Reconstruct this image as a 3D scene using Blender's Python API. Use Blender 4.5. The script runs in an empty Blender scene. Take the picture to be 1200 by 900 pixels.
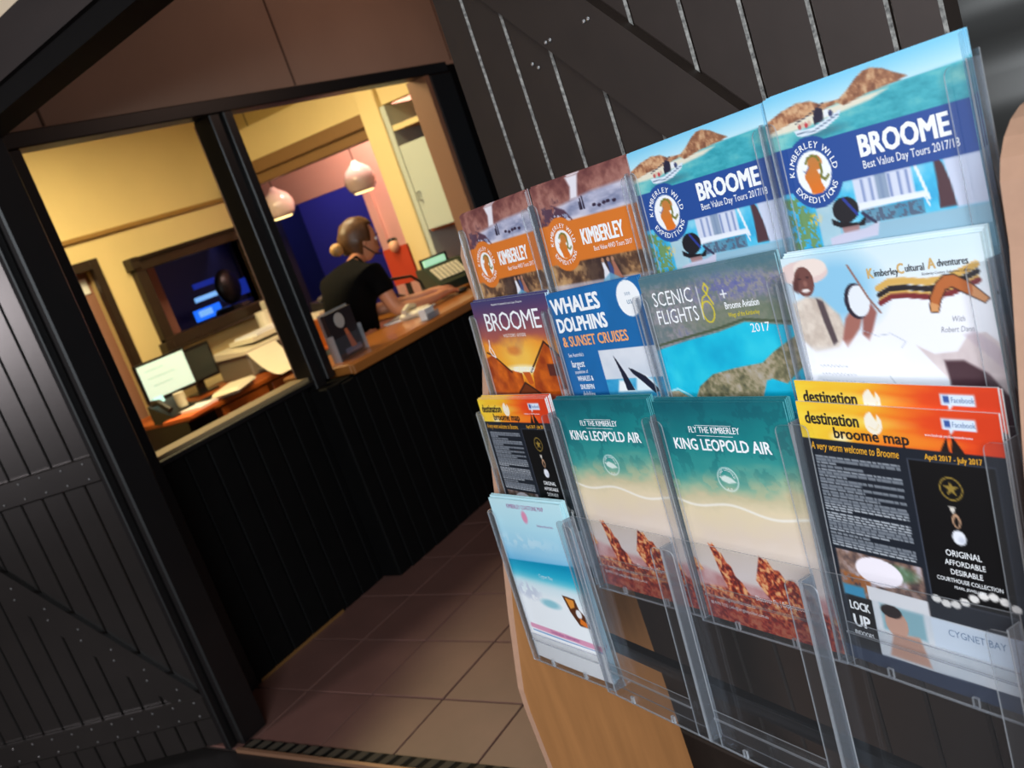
import bpy, bmesh, math, random
import numpy as np
from mathutils import Vector, Matrix
random.seed(7)
C = bpy.context.scene.collection
PI = math.pi

# ------------------------------------------------------------------ camera
F_PX = 1104.92
CAMR = np.array([[0.80347173, -0.14575332, -0.57722538],
                 [0.50019365, -0.36053844, 0.78728543],
                 [-0.32286141, -0.92128606, -0.21677756]])   # world rows; columns: right, down, forward
EYE = np.array([0.0, 0.0, 1.5])
cam_data = bpy.data.cameras.new('camera')
cam = bpy.data.objects.new('camera', cam_data); C.objects.link(cam)
rt, dn, fw = CAMR[:, 0], CAMR[:, 1], CAMR[:, 2]
cam.matrix_world = Matrix(((rt[0], -dn[0], -fw[0], 0), (rt[1], -dn[1], -fw[1], 0), (rt[2], -dn[2], -fw[2], 1.5), (0, 0, 0, 1)))
cam_data.sensor_width = 36; cam_data.lens = 36 * F_PX / 1200
cam_data.clip_start = 0.05; cam_data.clip_end = 60
cam_data.dof.use_dof = True; cam_data.dof.focus_distance = 1.15; cam_data.dof.aperture_fstop = 8.0
bpy.context.scene.camera = cam

# ------------------------------------------------------------------ world, lights, exposure
sc = bpy.context.scene
sc.view_settings.view_transform = 'Standard'; sc.view_settings.look = 'None'
sc.view_settings.gamma = 1; sc.view_settings.exposure = 0.0
sc.view_settings.use_curve_mapping = False
sc.cycles.transparent_max_bounces = 40; sc.cycles.max_bounces = 12
w = bpy.data.worlds.new('sky'); sc.world = w; w.use_nodes = True
w.node_tree.nodes['Background'].inputs[0].default_value = (0.62, 0.80, 1.0, 1)
w.node_tree.nodes['Background'].inputs[1].default_value = 0.07

def area(name, loc, target, size, energy, color, sy=None):
    d = bpy.data.lights.new(name, 'AREA'); d.energy = energy; d.color = color; d.size = size
    if sy: d.shape = 'RECTANGLE'; d.size_y = sy
    o = bpy.data.objects.new(name, d); C.objects.link(o); o.location = loc
    o.rotation_euler = (Vector(target) - Vector(loc)).to_track_quat('-Z', 'Y').to_euler()
    return o
area('daylight', (1.3, -2.6, 2.5), (-0.4, 1.0, 1.15), 2.2, 226, (0.86, 0.94, 1.0))
area('daylight_left', (-3.9, -2.3, 1.85), (-3.1, 1.4, 1.5), 0.8, 75, (1.0, 0.90, 0.92))
area('office_ceiling_light', (-4.4, 3.0, 2.62), (-4.6, 3.1, 0), 0.9, 58, (1.0, 0.80, 0.42), 0.5)
area('counter_ceiling_light', (-3.75, 4.0, 2.62), (-3.7, 4.1, 0), 0.5, 25, (1.0, 0.80, 0.48), 0.5)
area('back_room_light', (-4.75, 5.55, 2.5), (-4.9, 6.2, 1.7), 0.4, 27, (1.0, 0.66, 0.56))
area('blue_room_light', (-6.6, 6.7, 2.4), (-6.9, 7.6, 1.2), 0.6, 12, (0.36, 0.36, 1.0))
area('hall_light', (-1.5, 3.9, 2.8), (-2.97, 3.5, 2.1), 0.6, 6.5, (1.0, 0.64, 0.50))

# ------------------------------------------------------------------ helpers
def lin(c): return tuple(((x / 255) / 12.92 if x / 255 <= 0.04045 else ((x / 255 + 0.055) / 1.055) ** 2.4) for x in c[:3])
MATS = {}
def mat(name, col, rough=0.5, metal=0.0, var=0.0, vscale=30.0, bump=0.0, emit=None, es=1.0, coat=0.0, stretch=(1, 1, 1), col2=None, spec=0.5):
    if name in MATS: return MATS[name]
    m = bpy.data.materials.new(name); m.use_nodes = True; nt = m.node_tree; b = nt.nodes['Principled BSDF']
    c = lin(col)
    b.inputs['Base Color'].default_value = (*c, 1); b.inputs['Roughness'].default_value = rough
    b.inputs['Metallic'].default_value = metal; b.inputs['Coat Weight'].default_value = coat
    b.inputs['Specular IOR Level'].default_value = spec
    if var or bump or col2:
        tc = nt.nodes.new('ShaderNodeTexCoord'); mp = nt.nodes.new('ShaderNodeMapping'); mp.inputs['Scale'].default_value = stretch
        n = nt.nodes.new('ShaderNodeTexNoise'); n.inputs['Scale'].default_value = vscale; n.inputs['Detail'].default_value = 5
        nt.links.new(tc.outputs['Object'], mp.inputs[0]); nt.links.new(mp.outputs[0], n.inputs['Vector'])
        if var or col2:
            r = nt.nodes.new('ShaderNodeValToRGB')
            d = lin(col2) if col2 else tuple(x * (1 - var) for x in c)
            r.color_ramp.elements[0].position = 0.3; r.color_ramp.elements[1].position = 0.7
            r.color_ramp.elements[0].color = (*d, 1); r.color_ramp.elements[1].color = (*c, 1)
            nt.links.new(n.outputs['Fac'], r.inputs[0]); nt.links.new(r.outputs[0], b.inputs['Base Color'])
        if bump:
            bp = nt.nodes.new('ShaderNodeBump'); bp.inputs['Strength'].default_value = bump; bp.inputs['Distance'].default_value = 0.003
            nt.links.new(n.outputs['Fac'], bp.inputs['Height']); nt.links.new(bp.outputs[0], b.inputs['Normal'])
    if emit:
        b.inputs['Emission Color'].default_value = (*lin(emit), 1); b.inputs['Emission Strength'].default_value = es
    MATS[name] = m; return m

def obj(name, bm, m, parent=None, smooth=False, loc=None, rot=None):
    if isinstance(bm, bmesh.types.BMesh):
        me = bpy.data.meshes.new(name); bm.normal_update(); bm.to_mesh(me); bm.free()
    else: me = bm
    if m is not None:
        for q in (m if isinstance(m, (list, tuple)) else [m]): me.materials.append(q)
    if smooth:
        for p in me.polygons: p.use_smooth = True
    o = bpy.data.objects.new(name, me); C.objects.link(o)
    if parent is not None: o.parent = parent
    if loc is not None: o.location = loc
    if rot is not None: o.rotation_euler = rot
    return o
def tag(o, label=None, cat=None, group=None, kind=None):
    if label: o['label'] = label
    if cat: o['category'] = cat
    if group: o['group'] = group
    if kind: o['kind'] = kind
    return o
def thing(name, label, cat, loc=(0, 0, 0), rotz=0, group=None, mw=None):
    o = bpy.data.objects.new(name, None); C.objects.link(o); o.empty_display_size = 0.05
    if mw is not None: o.matrix_world = mw
    else: o.location = loc; o.rotation_euler = (0, 0, rotz)
    return tag(o, label, cat, group)
def struct(name, bm, m, **k):
    o = obj(name, bm, m, **k)
    if o.parent is None: o['kind'] = 'structure'
    return o
def dup(root, loc=None, mw=None, parts=True):
    r = root.copy(); C.objects.link(r)
    if mw is not None: r.matrix_world = mw
    if loc is not None: r.location = loc
    if parts:
        for ch in list(root.children):
            c = ch.copy(); C.objects.link(c); c.parent = r
            for g in ch.children:
                d = g.copy(); C.objects.link(d); d.parent = c
    return r
def box(bm, a, b, mi=0, M=None, bev=0.0):
    """axis-aligned box from corner a to corner b, optionally transformed"""
    vs = [Vector((x, y, z)) for x in (a[0], b[0]) for y in (a[1], b[1]) for z in (a[2], b[2])]
    if M is not None: vs = [M @ v for v in vs]
    V = [bm.verts.new(v) for v in vs]
    fs = [bm.faces.new([V[i] for i in q]) for q in ((0, 1, 3, 2), (4, 6, 7, 5), (0, 4, 5, 1), (2, 3, 7, 6), (0, 2, 6, 4), (1, 5, 7, 3))]
    for f in fs: f.material_index = mi
    if bev:
        es = {e for f in fs for e in f.edges}
        r = bmesh.ops.bevel(bm, geom=list(es), offset=bev, segments=1, affect='EDGES', profile=0.5, clamp_overlap=True)
    return fs
def bx(*args, **k):
    bm = bmesh.new(); box(bm, *args, **k); bmesh.ops.recalc_face_normals(bm, faces=bm.faces); return bm
def prism(pts, d, bm=None, mi=0):
    """polygon (3D points, planar) extruded by the vector d"""
    bm = bm or bmesh.new(); d = Vector(d)
    A = [bm.verts.new(Vector(p)) for p in pts]; B = [bm.verts.new(Vector(p) + d) for p in pts]
    n = len(pts); fs = [bm.faces.new(A), bm.faces.new(B[::-1])]
    for i in range(n): fs.append(bm.faces.new((A[i], B[i], B[(i + 1) % n], A[(i + 1) % n])))
    for f in fs: f.material_index = mi
    bmesh.ops.recalc_face_normals(bm, faces=fs)
    return bm
def lathe(prof, segs=20, bm=None, M=None):
    bm = bm or bmesh.new(); rings = []
    for r, z in prof:
        ring = []
        for k in range(segs):
            v = Vector((max(r, 1e-4) * math.cos(2 * PI * k / segs), max(r, 1e-4) * math.sin(2 * PI * k / segs), z))
            ring.append(bm.verts.new(M @ v if M is not None else v))
        rings.append(ring)
    for a, b in zip(rings, rings[1:]):
        for k in range(segs): bm.faces.new((a[k], a[(k + 1) % segs], b[(k + 1) % segs], b[k]))
    bm.faces.new(rings[0][::-1]); bm.faces.new(rings[-1])
    return bm
def tube(pts, r, segs=8, bm=None):
    bm = bm or bmesh.new(); pts = [Vector(p) for p in pts]; rings = []
    for i, p in enumerate(pts):
        t = (pts[min(i + 1, len(pts) - 1)] - pts[max(i - 1, 0)]).normalized()
        a = t.cross(Vector((0, 0, 1))) if abs(t.z) < .95 else t.cross(Vector((1, 0, 0)))
        a.normalize(); b = t.cross(a); rr = r[i] if isinstance(r, (list, tuple)) else r
        rings.append([bm.verts.new(p + rr * (math.cos(2 * PI * k / segs) * a + math.sin(2 * PI * k / segs) * b)) for k in range(segs)])
    for a, b in zip(rings, rings[1:]):
        for k in range(segs): bm.faces.new((a[k], b[k], b[(k + 1) % segs], a[(k + 1) % segs]))
    bm.faces.new(rings[0]); bm.faces.new(rings[-1][::-1])
    return bm
def ball(c, r, bm=None, sx=1, sy=1, sz=1, u=14, v=10):
    bm = bm or bmesh.new()
    bmesh.ops.create_uvsphere(bm, u_segments=u, v_segments=v, radius=r, matrix=Matrix.Translation(c) @ Matrix.Diagonal((sx, sy, sz, 1)))
    return bm
def at(px, py, axis, val):
    """the point of the world plane x|y|z = val seen at a pixel of the 1200 x 900 photograph (used to measure positions)"""
    d = CAMR @ np.array([px - 600, py - 450, F_PX]); t = (val - EYE[axis]) / d[axis]
    return Vector(EYE + t * d)
def on_plane(px, py, p0, n):
    d = CAMR @ np.array([px - 600, py - 450, F_PX]); p0 = np.array(p0); n = np.array(n)
    return Vector(EYE + ((p0 - EYE) @ n / (d @ n)) * d)
def mesh_text(s, size, x, y, xs=1.0, bold=0.0, align='LEFT', shear=0.0, rot=0.0, spacing=1.0):
    """list of (verts, faces) in print millimetres; x right, y DOWN from the sheet's top-left corner; size = cap height"""
    cu = bpy.data.curves.new('t', 'FONT'); cu.body = s; cu.size = size / 0.69; cu.align_x = align; 
    cu.shear = shear; cu.space_character = spacing; cu.resolution_u = 2
    o = bpy.data.objects.new('t', cu); C.objects.link(o)
    me = bpy.data.meshes.new_from_object(o)
    V0 = [(v.co.x * xs, v.co.y) for v in me.vertices]; P0 = [list(p.vertices) for p in me.polygons]
    cr, sr = math.cos(rot), math.sin(rot); V, P = [], []
    b_ = bold * size * 1.15
    offs = [(0, 0)] if b_ < .02 else ([(-b_, 0), (b_, 0)] if b_ < .25 else [(-b_, -b_ * .6), (b_, -b_ * .6), (-b_, b_ * .6), (b_, b_ * .6), (0, 0)])
    for ox, oy in offs:
        o_ = len(V); h_ = len(V) // max(len(V0), 1) * .00004; V += [(x + (p + ox) * cr - (q + oy) * sr, y - ((p + ox) * sr + (q + oy) * cr), h_) for p, q in V0]; P += [[i + o_ for i in f] for f in P0]
    bpy.data.objects.remove(o); bpy.data.curves.remove(cu); bpy.data.meshes.remove(me)
    return V, P

# ------------------------------------------------------------------ materials
M_black = mat('black_gloss_paint', (17, 14, 14), 0.42, var=0.3, vscale=8, bump=0.15)
M_blackm = mat('black_board_paint', (10, 9, 9), 0.7, var=0.3, vscale=12, spec=.12)
M_leaf = mat('brown_black_door_paint', (43, 34, 29), 0.45, var=0.22, vscale=14, bump=0.12)
M_leafl = mat('grey_black_door_paint', (27, 23, 21), 0.30, var=0.25, vscale=7, bump=0.12)
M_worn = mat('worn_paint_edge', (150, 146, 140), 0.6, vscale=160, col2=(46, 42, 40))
M_nail = mat('bare_nail_head', (150, 150, 150), 0.35, metal=0.8)
M_tile = mat('terracotta_tile', (118, 84, 76), 0.42, var=0.25, vscale=4, bump=0.08)
M_grout = mat('dark_grout', (48, 38, 34), 0.85)
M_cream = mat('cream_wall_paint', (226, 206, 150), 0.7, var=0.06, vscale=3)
M_wallp = mat('beige_hall_wall_paint', (190, 160, 140), 0.7, var=0.08, vscale=3)
M_pink = mat('pink_wall_paint', (225, 178, 160), 0.7)
M_blue = mat('blue_wall_paint', (84, 76, 140), 0.7)
M_wood = mat('varnished_counter_wood', (176, 108, 48), 0.28, var=0.4, vscale=9, stretch=(1, .12, 1), coat=0.3)
M_beech = mat('beech_veneer', (186, 126, 76), 0.42, var=0.2, vscale=18, stretch=(3, 3, .25))
M_beechedge = mat('pale_ply_edge', (192, 150, 124), 0.55, var=0.08, vscale=80)
M_white = mat('white_paper', (236, 238, 240), 0.5)
M_offw = mat('off_white_plastic', (222, 214, 190), 0.4)
M_blk = mat('black_plastic', (16, 16, 18), 0.35)
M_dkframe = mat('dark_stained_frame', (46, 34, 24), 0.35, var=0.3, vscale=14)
M_orange = mat('orange_stained_wood', (176, 88, 28), 0.4, var=0.3, vscale=10)
M_gold = mat('gold_beads', (190, 150, 60), 0.3, metal=0.7)
M_red = mat('red_plastic', (214, 34, 24), 0.45)
M_greenw = mat('pale_green_cabinet_paint', (186, 196, 184), 0.45)
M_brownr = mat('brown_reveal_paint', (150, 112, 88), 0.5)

def acrylic(name, tint, gl, rough=0.06, body=0.0):
    m = bpy.data.materials.new(name); m.use_nodes = True; nt = m.node_tree; nt.nodes.clear()
    out = nt.nodes.new('ShaderNodeOutputMaterial'); tr = nt.nodes.new('ShaderNodeBsdfTransparent'); g = nt.nodes.new('ShaderNodeBsdfGlossy')
    tr.inputs[0].default_value = (*tint, 1); g.inputs['Roughness'].default_value = rough; g.inputs[0].default_value = (0.9, 0.95, 1, 1)
    lw = nt.nodes.new('ShaderNodeLayerWeight'); lw.inputs[0].default_value = 0.5
    fr = nt.nodes.new('ShaderNodeMath'); fr.operation = 'POWER'; fr.inputs[1].default_value = 4.0; nt.links.new(lw.outputs['Facing'], fr.inputs[0])
    mu = nt.nodes.new('ShaderNodeMath'); mu.operation = 'MULTIPLY_ADD'; mu.inputs[1].default_value = gl; mu.inputs[2].default_value = 0.035 + body * 0.3
    mu.use_clamp = True
    mx = nt.nodes.new('ShaderNodeMixShader')
    nt.links.new(fr.outputs[0], mu.inputs[0]); nt.links.new(mu.outputs[0], mx.inputs[0]); nt.links.new(tr.outputs[0], mx.inputs[1]); nt.links.new(g.outputs[0], mx.inputs[2])
    last = mx
    if body:
        df = nt.nodes.new('ShaderNodeBsdfPrincipled'); df.inputs['Base Color'].default_value = (0.62, 0.63, 0.66, 1); df.inputs['Roughness'].default_value = 0.2
        m2 = nt.nodes.new('ShaderNodeMixShader'); m2.inputs[0].default_value = body
        nt.links.new(mx.outputs[0], m2.inputs[1]); nt.links.new(df.outputs[0], m2.inputs[2]); last = m2
    nt.links.new(last.outputs[0], out.inputs[0]); MATS[name] = m
    return m
M_acr = acrylic('clear_acrylic', (0.98, 0.983, 0.986), 0.9, 0.05, 0.012)
M_acrs = acrylic('acrylic_side_wall', (0.78, 0.80, 0.83), 1.0, 0.12, 0.10)
M_acre = acrylic('acrylic_cut_edge', (0.60, 0.62, 0.66), 1.0, 0.12, 0.38)

# ================================================================== THE SETTING
T = 0.3165; XL = -2.05; YL = 1.887; XP = -2.97
struct('floor', bx((-9, -4, -0.06), (2.5, 9, -0.006)), M_grout)
floor_o = bpy.data.objects['floor']
tile_me = None
for i in range(-3, 5):
    for j in range(-1, 10):
        x0 = XL + i * T; y0 = YL + j * T
        if x0 < -2.97 and i == -3: x0 += 0.0
        if tile_me is None:
            o = obj('tile', bx((0.003, 0.003, -0.02), (T - 0.003, T - 0.003, 0.0), bev=0.0015), M_tile, floor_o, loc=(x0, y0, 0)); tile_me = o.data
        else:
            o = bpy.data.objects.new('tile', tile_me); C.objects.link(o); o.parent = floor_o; o.location = (x0, y0, random.uniform(-.0006, .0004))
# doorway threshold
th = struct('trim_1', bx((-2.70, 1.555, -0.005), (-1.0, 1.568, 0.012)), mat('threshold_metal', (140, 104, 80), 0.4, metal=0.3))
bm = bmesh.new()
for k in range(30):
    x = -2.69 + k * 0.056
    prism([(x, 1.57, 0.001), (x + .03, 1.57, 0.001), (x + .045, 1.618, 0.001), (x + .015, 1.618, 0.001)], (0, 0, .004), bm)
obj('grip_strip', bm, mat('grip_rib', (58, 50, 38), 0.8), th)
obj('mat_strip', bx((-2.70, 1.568, -.004), (-1.0, 1.622, 0.002)), M_blackm, th)
# porch floor in front of the door, dark timber
struct('trim_2', bx((-5.5, -4, -0.006), (2.5, 1.553, 0.0)), mat('dark_porch_floor', (22, 18, 17), 0.6, var=.3, vscale=5))

# ceilings
struct('ceiling', bx((-9, 1.6, 2.86), (2.5, 9, 2.95)), mat('ceiling_paint', (200, 180, 150), 0.8))
struct('wall_left', bx((-3.06, 1.64, 2.10), (XP, 6.0, 2.86)), M_wallp)
bm = bmesh.new()
for y in (2.02, 3.26, 4.50): box(bm, (XP, y, 2.12), (XP + 0.004, y + 0.008, 2.86))
obj('panel_joint', bm, mat('joint_brown', (120, 96, 82), .8), bpy.data.objects['wall_left'])  # panel joints in a darker brown than the wall

# partition: dark frame, lower boards, sill
part = tag(bpy.data.objects.new('wall_left_partition', None), kind='structure'); C.objects.link(part)
obj('header_rail', bx((-3.06, 1.72, 2.06), (XP + 0.015, 4.43, 2.115), bev=.004), M_black, part)
obj('left_post', bx((-3.06, 1.72, 0), (XP + 0.012, 1.90, 2.06), bev=.004), M_black, part)
obj('middle_post', bx((-3.06, 2.715, 0), (XP + 0.012, 2.78, 2.06), bev=.004), M_black, part)
obj('middle_post', bx((-3.08, 2.775, 0.9), (XP + 0.03, 2.825, 2.06), bev=.004), M_black, part)
obj('post_lining', bx((-3.16, 2.80, 0.93), (XP - 0.0, 2.842, 2.06)), M_brownr, part)
obj('corner_post', bx((-3.02, 2.68, 0), (-2.868, 2.76, 0.884), bev=.006), M_blackm, part)
obj('end_wall', bx((-3.06, 4.44, 0), (XP, 6.0, 2.10)), M_blackm, part)
obj('end_post', bx((-3.06, 4.24, 0), (XP + 0.02, 4.44, 2.06), bev=.006), M_black, part)
obj('end_post_lining', bx((-3.085, 4.20, 0.93), (XP + 0.012, 4.24, 2.06)), M_brownr, part)
# lower boards, left section and counter section, each board its own piece
def boards(y0, y1, xf, z0, z1, wd):
    y = y0
    while y < y1 - 0.01:
        y2 = min(y + wd, y1)
        o = obj('board', bx((xf - 0.02, y + 0.003, z0), (xf + random.uniform(-.001, .001), y2 - 0.003, z1), bev=.004), M_blackm, part)
        y = y2
boards(1.90, 2.68, XP, 0.0, 0.905, 0.105)
boards(2.76, 4.45, -2.862, 0.0, 0.872, 0.093)
obj('backing', bx((-3.05, 1.72, 0), (XP - 0.022, 2.72, 0.9)), M_blackm, part)
obj('backing', bx((-3.0, 2.72, 0), (-2.884, 4.45, 0.88)), M_blackm, part)
obj('sill', bx((-3.07, 1.90, 0.905), (XP + 0.012, 2.715, 0.925), bev=.003), M_black, part)
obj('sill_lip', bx((-3.10, 1.90, 0.925), (XP - .02, 2.715, 0.94)), mat('worn_sill_wood', (150, 128, 92), .5), part)
obj('base_glow_strip', bx((XP - .01, 1.92, 0.0), (XP + 0.004, 2.40, 0.012)), mat('orange_base_glow', (120, 84, 44), .5), part)  # added strip; its colour holds the thin orange glow along the base

# counter worktop
ct = thing('counter_worktop', 'varnished timber counter top running along the black boarded counter front', 'counter', (-3.2, 3.55, 0.885))
obj('top', bx((-0.10, -0.70, 0), (0.33, 0.645, 0.045), bev=.006), M_wood, ct)
obj('end_section', bx((-0.62, 0.60, 0), (-0.10, 1.15, 0.045), bev=.006), M_wood, ct)
obj('edge_moulding', bx((0.33, -0.70, -0.003), (0.35, 0.645, 0.040), bev=.004), M_wood, ct)

# doorway frame: left jamb, side panel, lintel, wall above
fr = tag(bpy.data.objects.new('door_1', None), kind='structure'); C.objects.link(fr)
obj('jamb', bx((-2.80, 1.59, 0), (-2.70, 1.70, 2.12), bev=.006), M_black, fr)
obj('jamb', bx((-2.765, 1.56, 0), (-2.735, 1.59, 2.12), bev=.004), M_black, fr)
obj('jamb', bx((-1.015, 1.60, 0), (-0.93, 1.70, 2.20), bev=.006), M_black, fr)
obj('side_panel', bx((-3.06, 1.62, 0), (-2.80, 1.72, 2.86)), M_blackm, fr)
def slope(zl, y0, y1, hgt, x0=-3.1, x1=0.1):
    z = lambda x: zl + 0.073 * (x + 2.70)
    return prism([(x0, y0, z(x0)), (x1, y0, z(x1)), (x1, y0, z(x1) + hgt), (x0, y0, z(x0) + hgt)], (0, y1 - y0, 0))
obj('lintel', slope(2.052, 1.58, 1.70, 0.075), M_blackm, fr)
obj('lintel_board', slope(2.105, 1.56, 1.66, 0.118), mat('lintel_brown_paint', (27, 18, 16), .5, var=.4, vscale=16, stretch=(.2, 1, 1)), fr)
struct('wall_front', slope(2.222, 1.585, 1.66, 1.2), mat('cream_front_boards', (214, 196, 168), .7))
# corrugated metal cladding right of the doorway
bm = bmesh.new(); N = 110; z1 = 3.3
cols = []
for k in range(N + 1):
    z = z1 * k / N; y = 1.72 + 0.009 * math.sin(2 * PI * z / 0.152)
    cols.append([bm.verts.new((-0.93, y, z)), bm.verts.new((2.4, y, z)), bm.verts.new((-0.93, y + .01, z)), bm.verts.new((2.4, y + .01, z))])
for a, b in zip(cols, cols[1:]):
    bm.faces.new((a[0], a[1], b[1], b[0])); bm.faces.new((a[2], b[2], b[3], a[3]))
struct('wall_right', bm, mat('grey_metal_cladding', (104, 102, 100), .3, metal=.7, var=.15, vscale=3), smooth=True)
# unseen roof, added so daylight enters from the open side; left front wall
struct('unseen_porch_roof', bx((-6.5, -1.2, 2.95), (2.5, 1.56, 3.02)), mat('added_roof_grey', (120, 110, 100), .8))
struct('wall_front_left', bx((-6.5, 1.62, 0), (-3.06, 1.72, 3.3)), M_blackm)

# ------------------------------------------------------------------ ledged plank doors
def leaf(name, label, hinge, d, out, s0, s1, wd, H, m, rails, brace, nails, gap=0.0022, chamf=0.004, first=None, leanfix=0):
    """hinge point, direction d along the leaf, out = unit normal towards the viewer"""
    M = Matrix(((d[0], out[0], 0, hinge[0]), (d[1], out[1], 0, hinge[1]), (0, 0, 1, 0), (0, 0, 0, 1)))
    t = tag(thing(name, label, 'door', mw=M))
    s = s0; k = 0
    while s < s1 - 0.01:
        e = min(s + (first if (first and k == 0) else wd), s1)
        bm = bmesh.new(); y = 0.0; a, b = s + gap / 2, e - gap / 2
        prof = [(a, -0.03), (b, -0.03), (b, -chamf), (b - chamf, 0), (a + chamf, 0), (a, -chamf)]
        rings = [[bm.verts.new((x, yy, z_)) for x, yy in prof] for z_ in (0.02, 1.22, H)]
        bm.faces.new(rings[0]); bm.faces.new(rings[2][::-1])
        for q, (A, B) in enumerate(zip(rings, rings[1:])):
            for i in range(6):      # worn groove edges; kept dark lower down to stand in for weaker light
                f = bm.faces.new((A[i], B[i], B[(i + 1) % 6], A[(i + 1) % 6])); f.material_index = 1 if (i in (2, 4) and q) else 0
        bmesh.ops.recalc_face_normals(bm, faces=bm.faces)
        obj('plank', bm, m, t); s = e; k += 1
    for (a, b, za, zb) in rails: obj('rail', bx((a, 0, za), (b, 0.02, zb), bev=.004), m[0], t)
    for pts in brace: obj('brace', prism([(x, 0.0, z) for x, z in pts], (0, 0.018, 0)), m[0], t)
    if nails:
        bm = bmesh.new()
        for s_, z_, y_ in nails: ball((s_, y_, z_), 0.0035, bm, sy=.6, u=8, v=6)
        tag(obj('nail_heads', bm, M_nail, t), kind='stuff')
    return t
dl = Vector((-0.90385, -0.42785, 0)); nl = Vector((0.42785, -0.90385, 0))
nails = []
for k in range(11):
    s_ = 0.105 + 0.0785 * k
    for z_ in (1.068, 1.017, 0.196, 0.145): nails.append((s_, z_, 0.021))
for k in range(6):
    s_ = 0.13 + 0.0785 * k; zz = 0.213 + (s_ - 0.067) * 1.25
    nails += [(s_ + .012, zz - 0.035, 0.019), (s_ + .02, zz - 0.075, 0.019)]
leaf('plank_door', 'dark ledged plank door swung open at the left, with studded rails', (-2.7017 + nl.x * -.0, 1.6055), dl, nl, 0.067, 0.93, 0.0785, 2.04,
     [M_leafl, M_leafl], [(0.067, 0.93, 1.0, 1.085), (0.067, 0.93, 0.128, 0.213), (0.067, .93, 1.86, 1.945)],
     [[(0.067, 0.213), (0.695, 1.0), (0.81, 1.0), (0.182, 0.213)]], nails, gap=.004, chamf=.003)
dr = Vector((0.91284, -0.40832, 0)); nr_ = Vector((-0.40832, -0.91284, 0))
P0 = Vector((-1.0233, 1.5531, 0))
def sz(px, py):
    w_ = on_plane(px, py, P0, tuple(nr_)); return ((w_ - P0).dot(dr), w_.z)
n2 = [(*sz(695, 22), .019), (*sz(700, 19), .019), (*sz(650, 47), .019), (*sz(655, 44), .019), (*sz(625, 75), .002), (*sz(632, 79), .002)]
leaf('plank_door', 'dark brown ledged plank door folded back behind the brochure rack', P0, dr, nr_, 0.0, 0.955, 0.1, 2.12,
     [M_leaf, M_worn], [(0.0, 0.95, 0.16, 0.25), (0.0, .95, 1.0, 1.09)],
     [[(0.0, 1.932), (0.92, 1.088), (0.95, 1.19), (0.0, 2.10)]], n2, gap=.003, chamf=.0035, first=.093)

# ================================================================== THE BROCHURE RACK
# ---- printing: a colour grid per design (vertex colours), lettering as flat meshes on top
GX, GY = 151, 205                      # print grid; covers 210 x 280 mm
PX, PY = np.meshgrid(np.linspace(0, 210, GX), np.linspace(0, 280, GY))
def nz(sc_, seed, oct_=4, ax=1.0):
    rs = np.random.RandomState(seed); out = np.zeros_like(PX); amp = 1.0; tot = 0
    for o_ in range(oct_):
        g = rs.rand(80, 80); s = sc_ / 2 ** o_
        x = (PX / (s * ax)) % 79; y = (PY / s) % 79; xi = x.astype(int); yi = y.astype(int); fx = x - xi; fy = y - yi
        fx = fx * fx * (3 - 2 * fx); fy = fy * fy * (3 - 2 * fy); x2 = (xi + 1) % 80; y2 = (yi + 1) % 80
        out += amp * ((g[yi, xi] * (1 - fx) + g[yi, x2] * fx) * (1 - fy) + (g[y2, xi] * (1 - fx) + g[y2, x2] * fx) * fy); tot += amp; amp *= .55
    return np.clip((out / tot - .5) * 1.7 + .5, 0, 1)
def ss(a, b, x): t = np.clip((x - a) / (b - a), 0, 1); return t * t * (3 - 2 * t)
def col(c): return np.ones(PX.shape + (3,)) * np.array(c, float)
def grad(stops, t):
    t = np.asarray(t); ks = [s[0] for s in stops]
    return np.stack([np.interp(t, ks, [s[1][i] for s in stops]) for i in range(3)], -1)
def over(img, c, m):
    m = m[..., None]; return img * (1 - m) + np.asarray(c, float) * m
def mpoly(pts, soft=0.9):
    pts = np.array(pts, float); ins = np.zeros(PX.shape, bool); dmin = np.full(PX.shape, 1e9); n = len(pts)
    for i in range(n):
        (x1, y1), (x2, y2) = pts[i], pts[(i + 1) % n]
        c = ((y1 > PY) != (y2 > PY)) & (PX < (x2 - x1) * (PY - y1) / ((y2 - y1) + 1e-9) + x1); ins ^= c
        L = (x2 - x1) ** 2 + (y2 - y1) ** 2 + 1e-9; t = np.clip(((PX - x1) * (x2 - x1) + (PY - y1) * (y2 - y1)) / L, 0, 1)
        dmin = np.minimum(dmin, np.hypot(PX - x1 - t * (x2 - x1), PY - y1 - t * (y2 - y1)))
    sd = np.where(ins, dmin, -dmin); return np.clip(sd / soft + .5, 0, 1)
def mrect(a, b, c, d, soft=.9): return np.clip((np.minimum(np.minimum(PX - a, c - PX), np.minimum(PY - b, d - PY))) / soft + .5, 0, 1)
def mell(cx, cy, rx, ry=None, soft=.9):
    ry = ry or rx; return np.clip((1 - np.hypot((PX - cx) / rx, (PY - cy) / ry)) * min(rx, ry) / soft + .5, 0, 1)
def mline(pts, w_, soft=.8):
    d = np.full(PX.shape, 1e9)
    for (x1, y1), (x2, y2) in zip(pts, pts[1:]):
        L = (x2 - x1) ** 2 + (y2 - y1) ** 2 + 1e-9; t = np.clip(((PX - x1) * (x2 - x1) + (PY - y1) * (y2 - y1)) / L, 0, 1)
        d = np.minimum(d, np.hypot(PX - x1 - t * (x2 - x1), PY - y1 - t * (y2 - y1)))
    return np.clip((w_ / 2 - d) / soft + .5, 0, 1)
W_ = (248, 250, 252)

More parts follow.
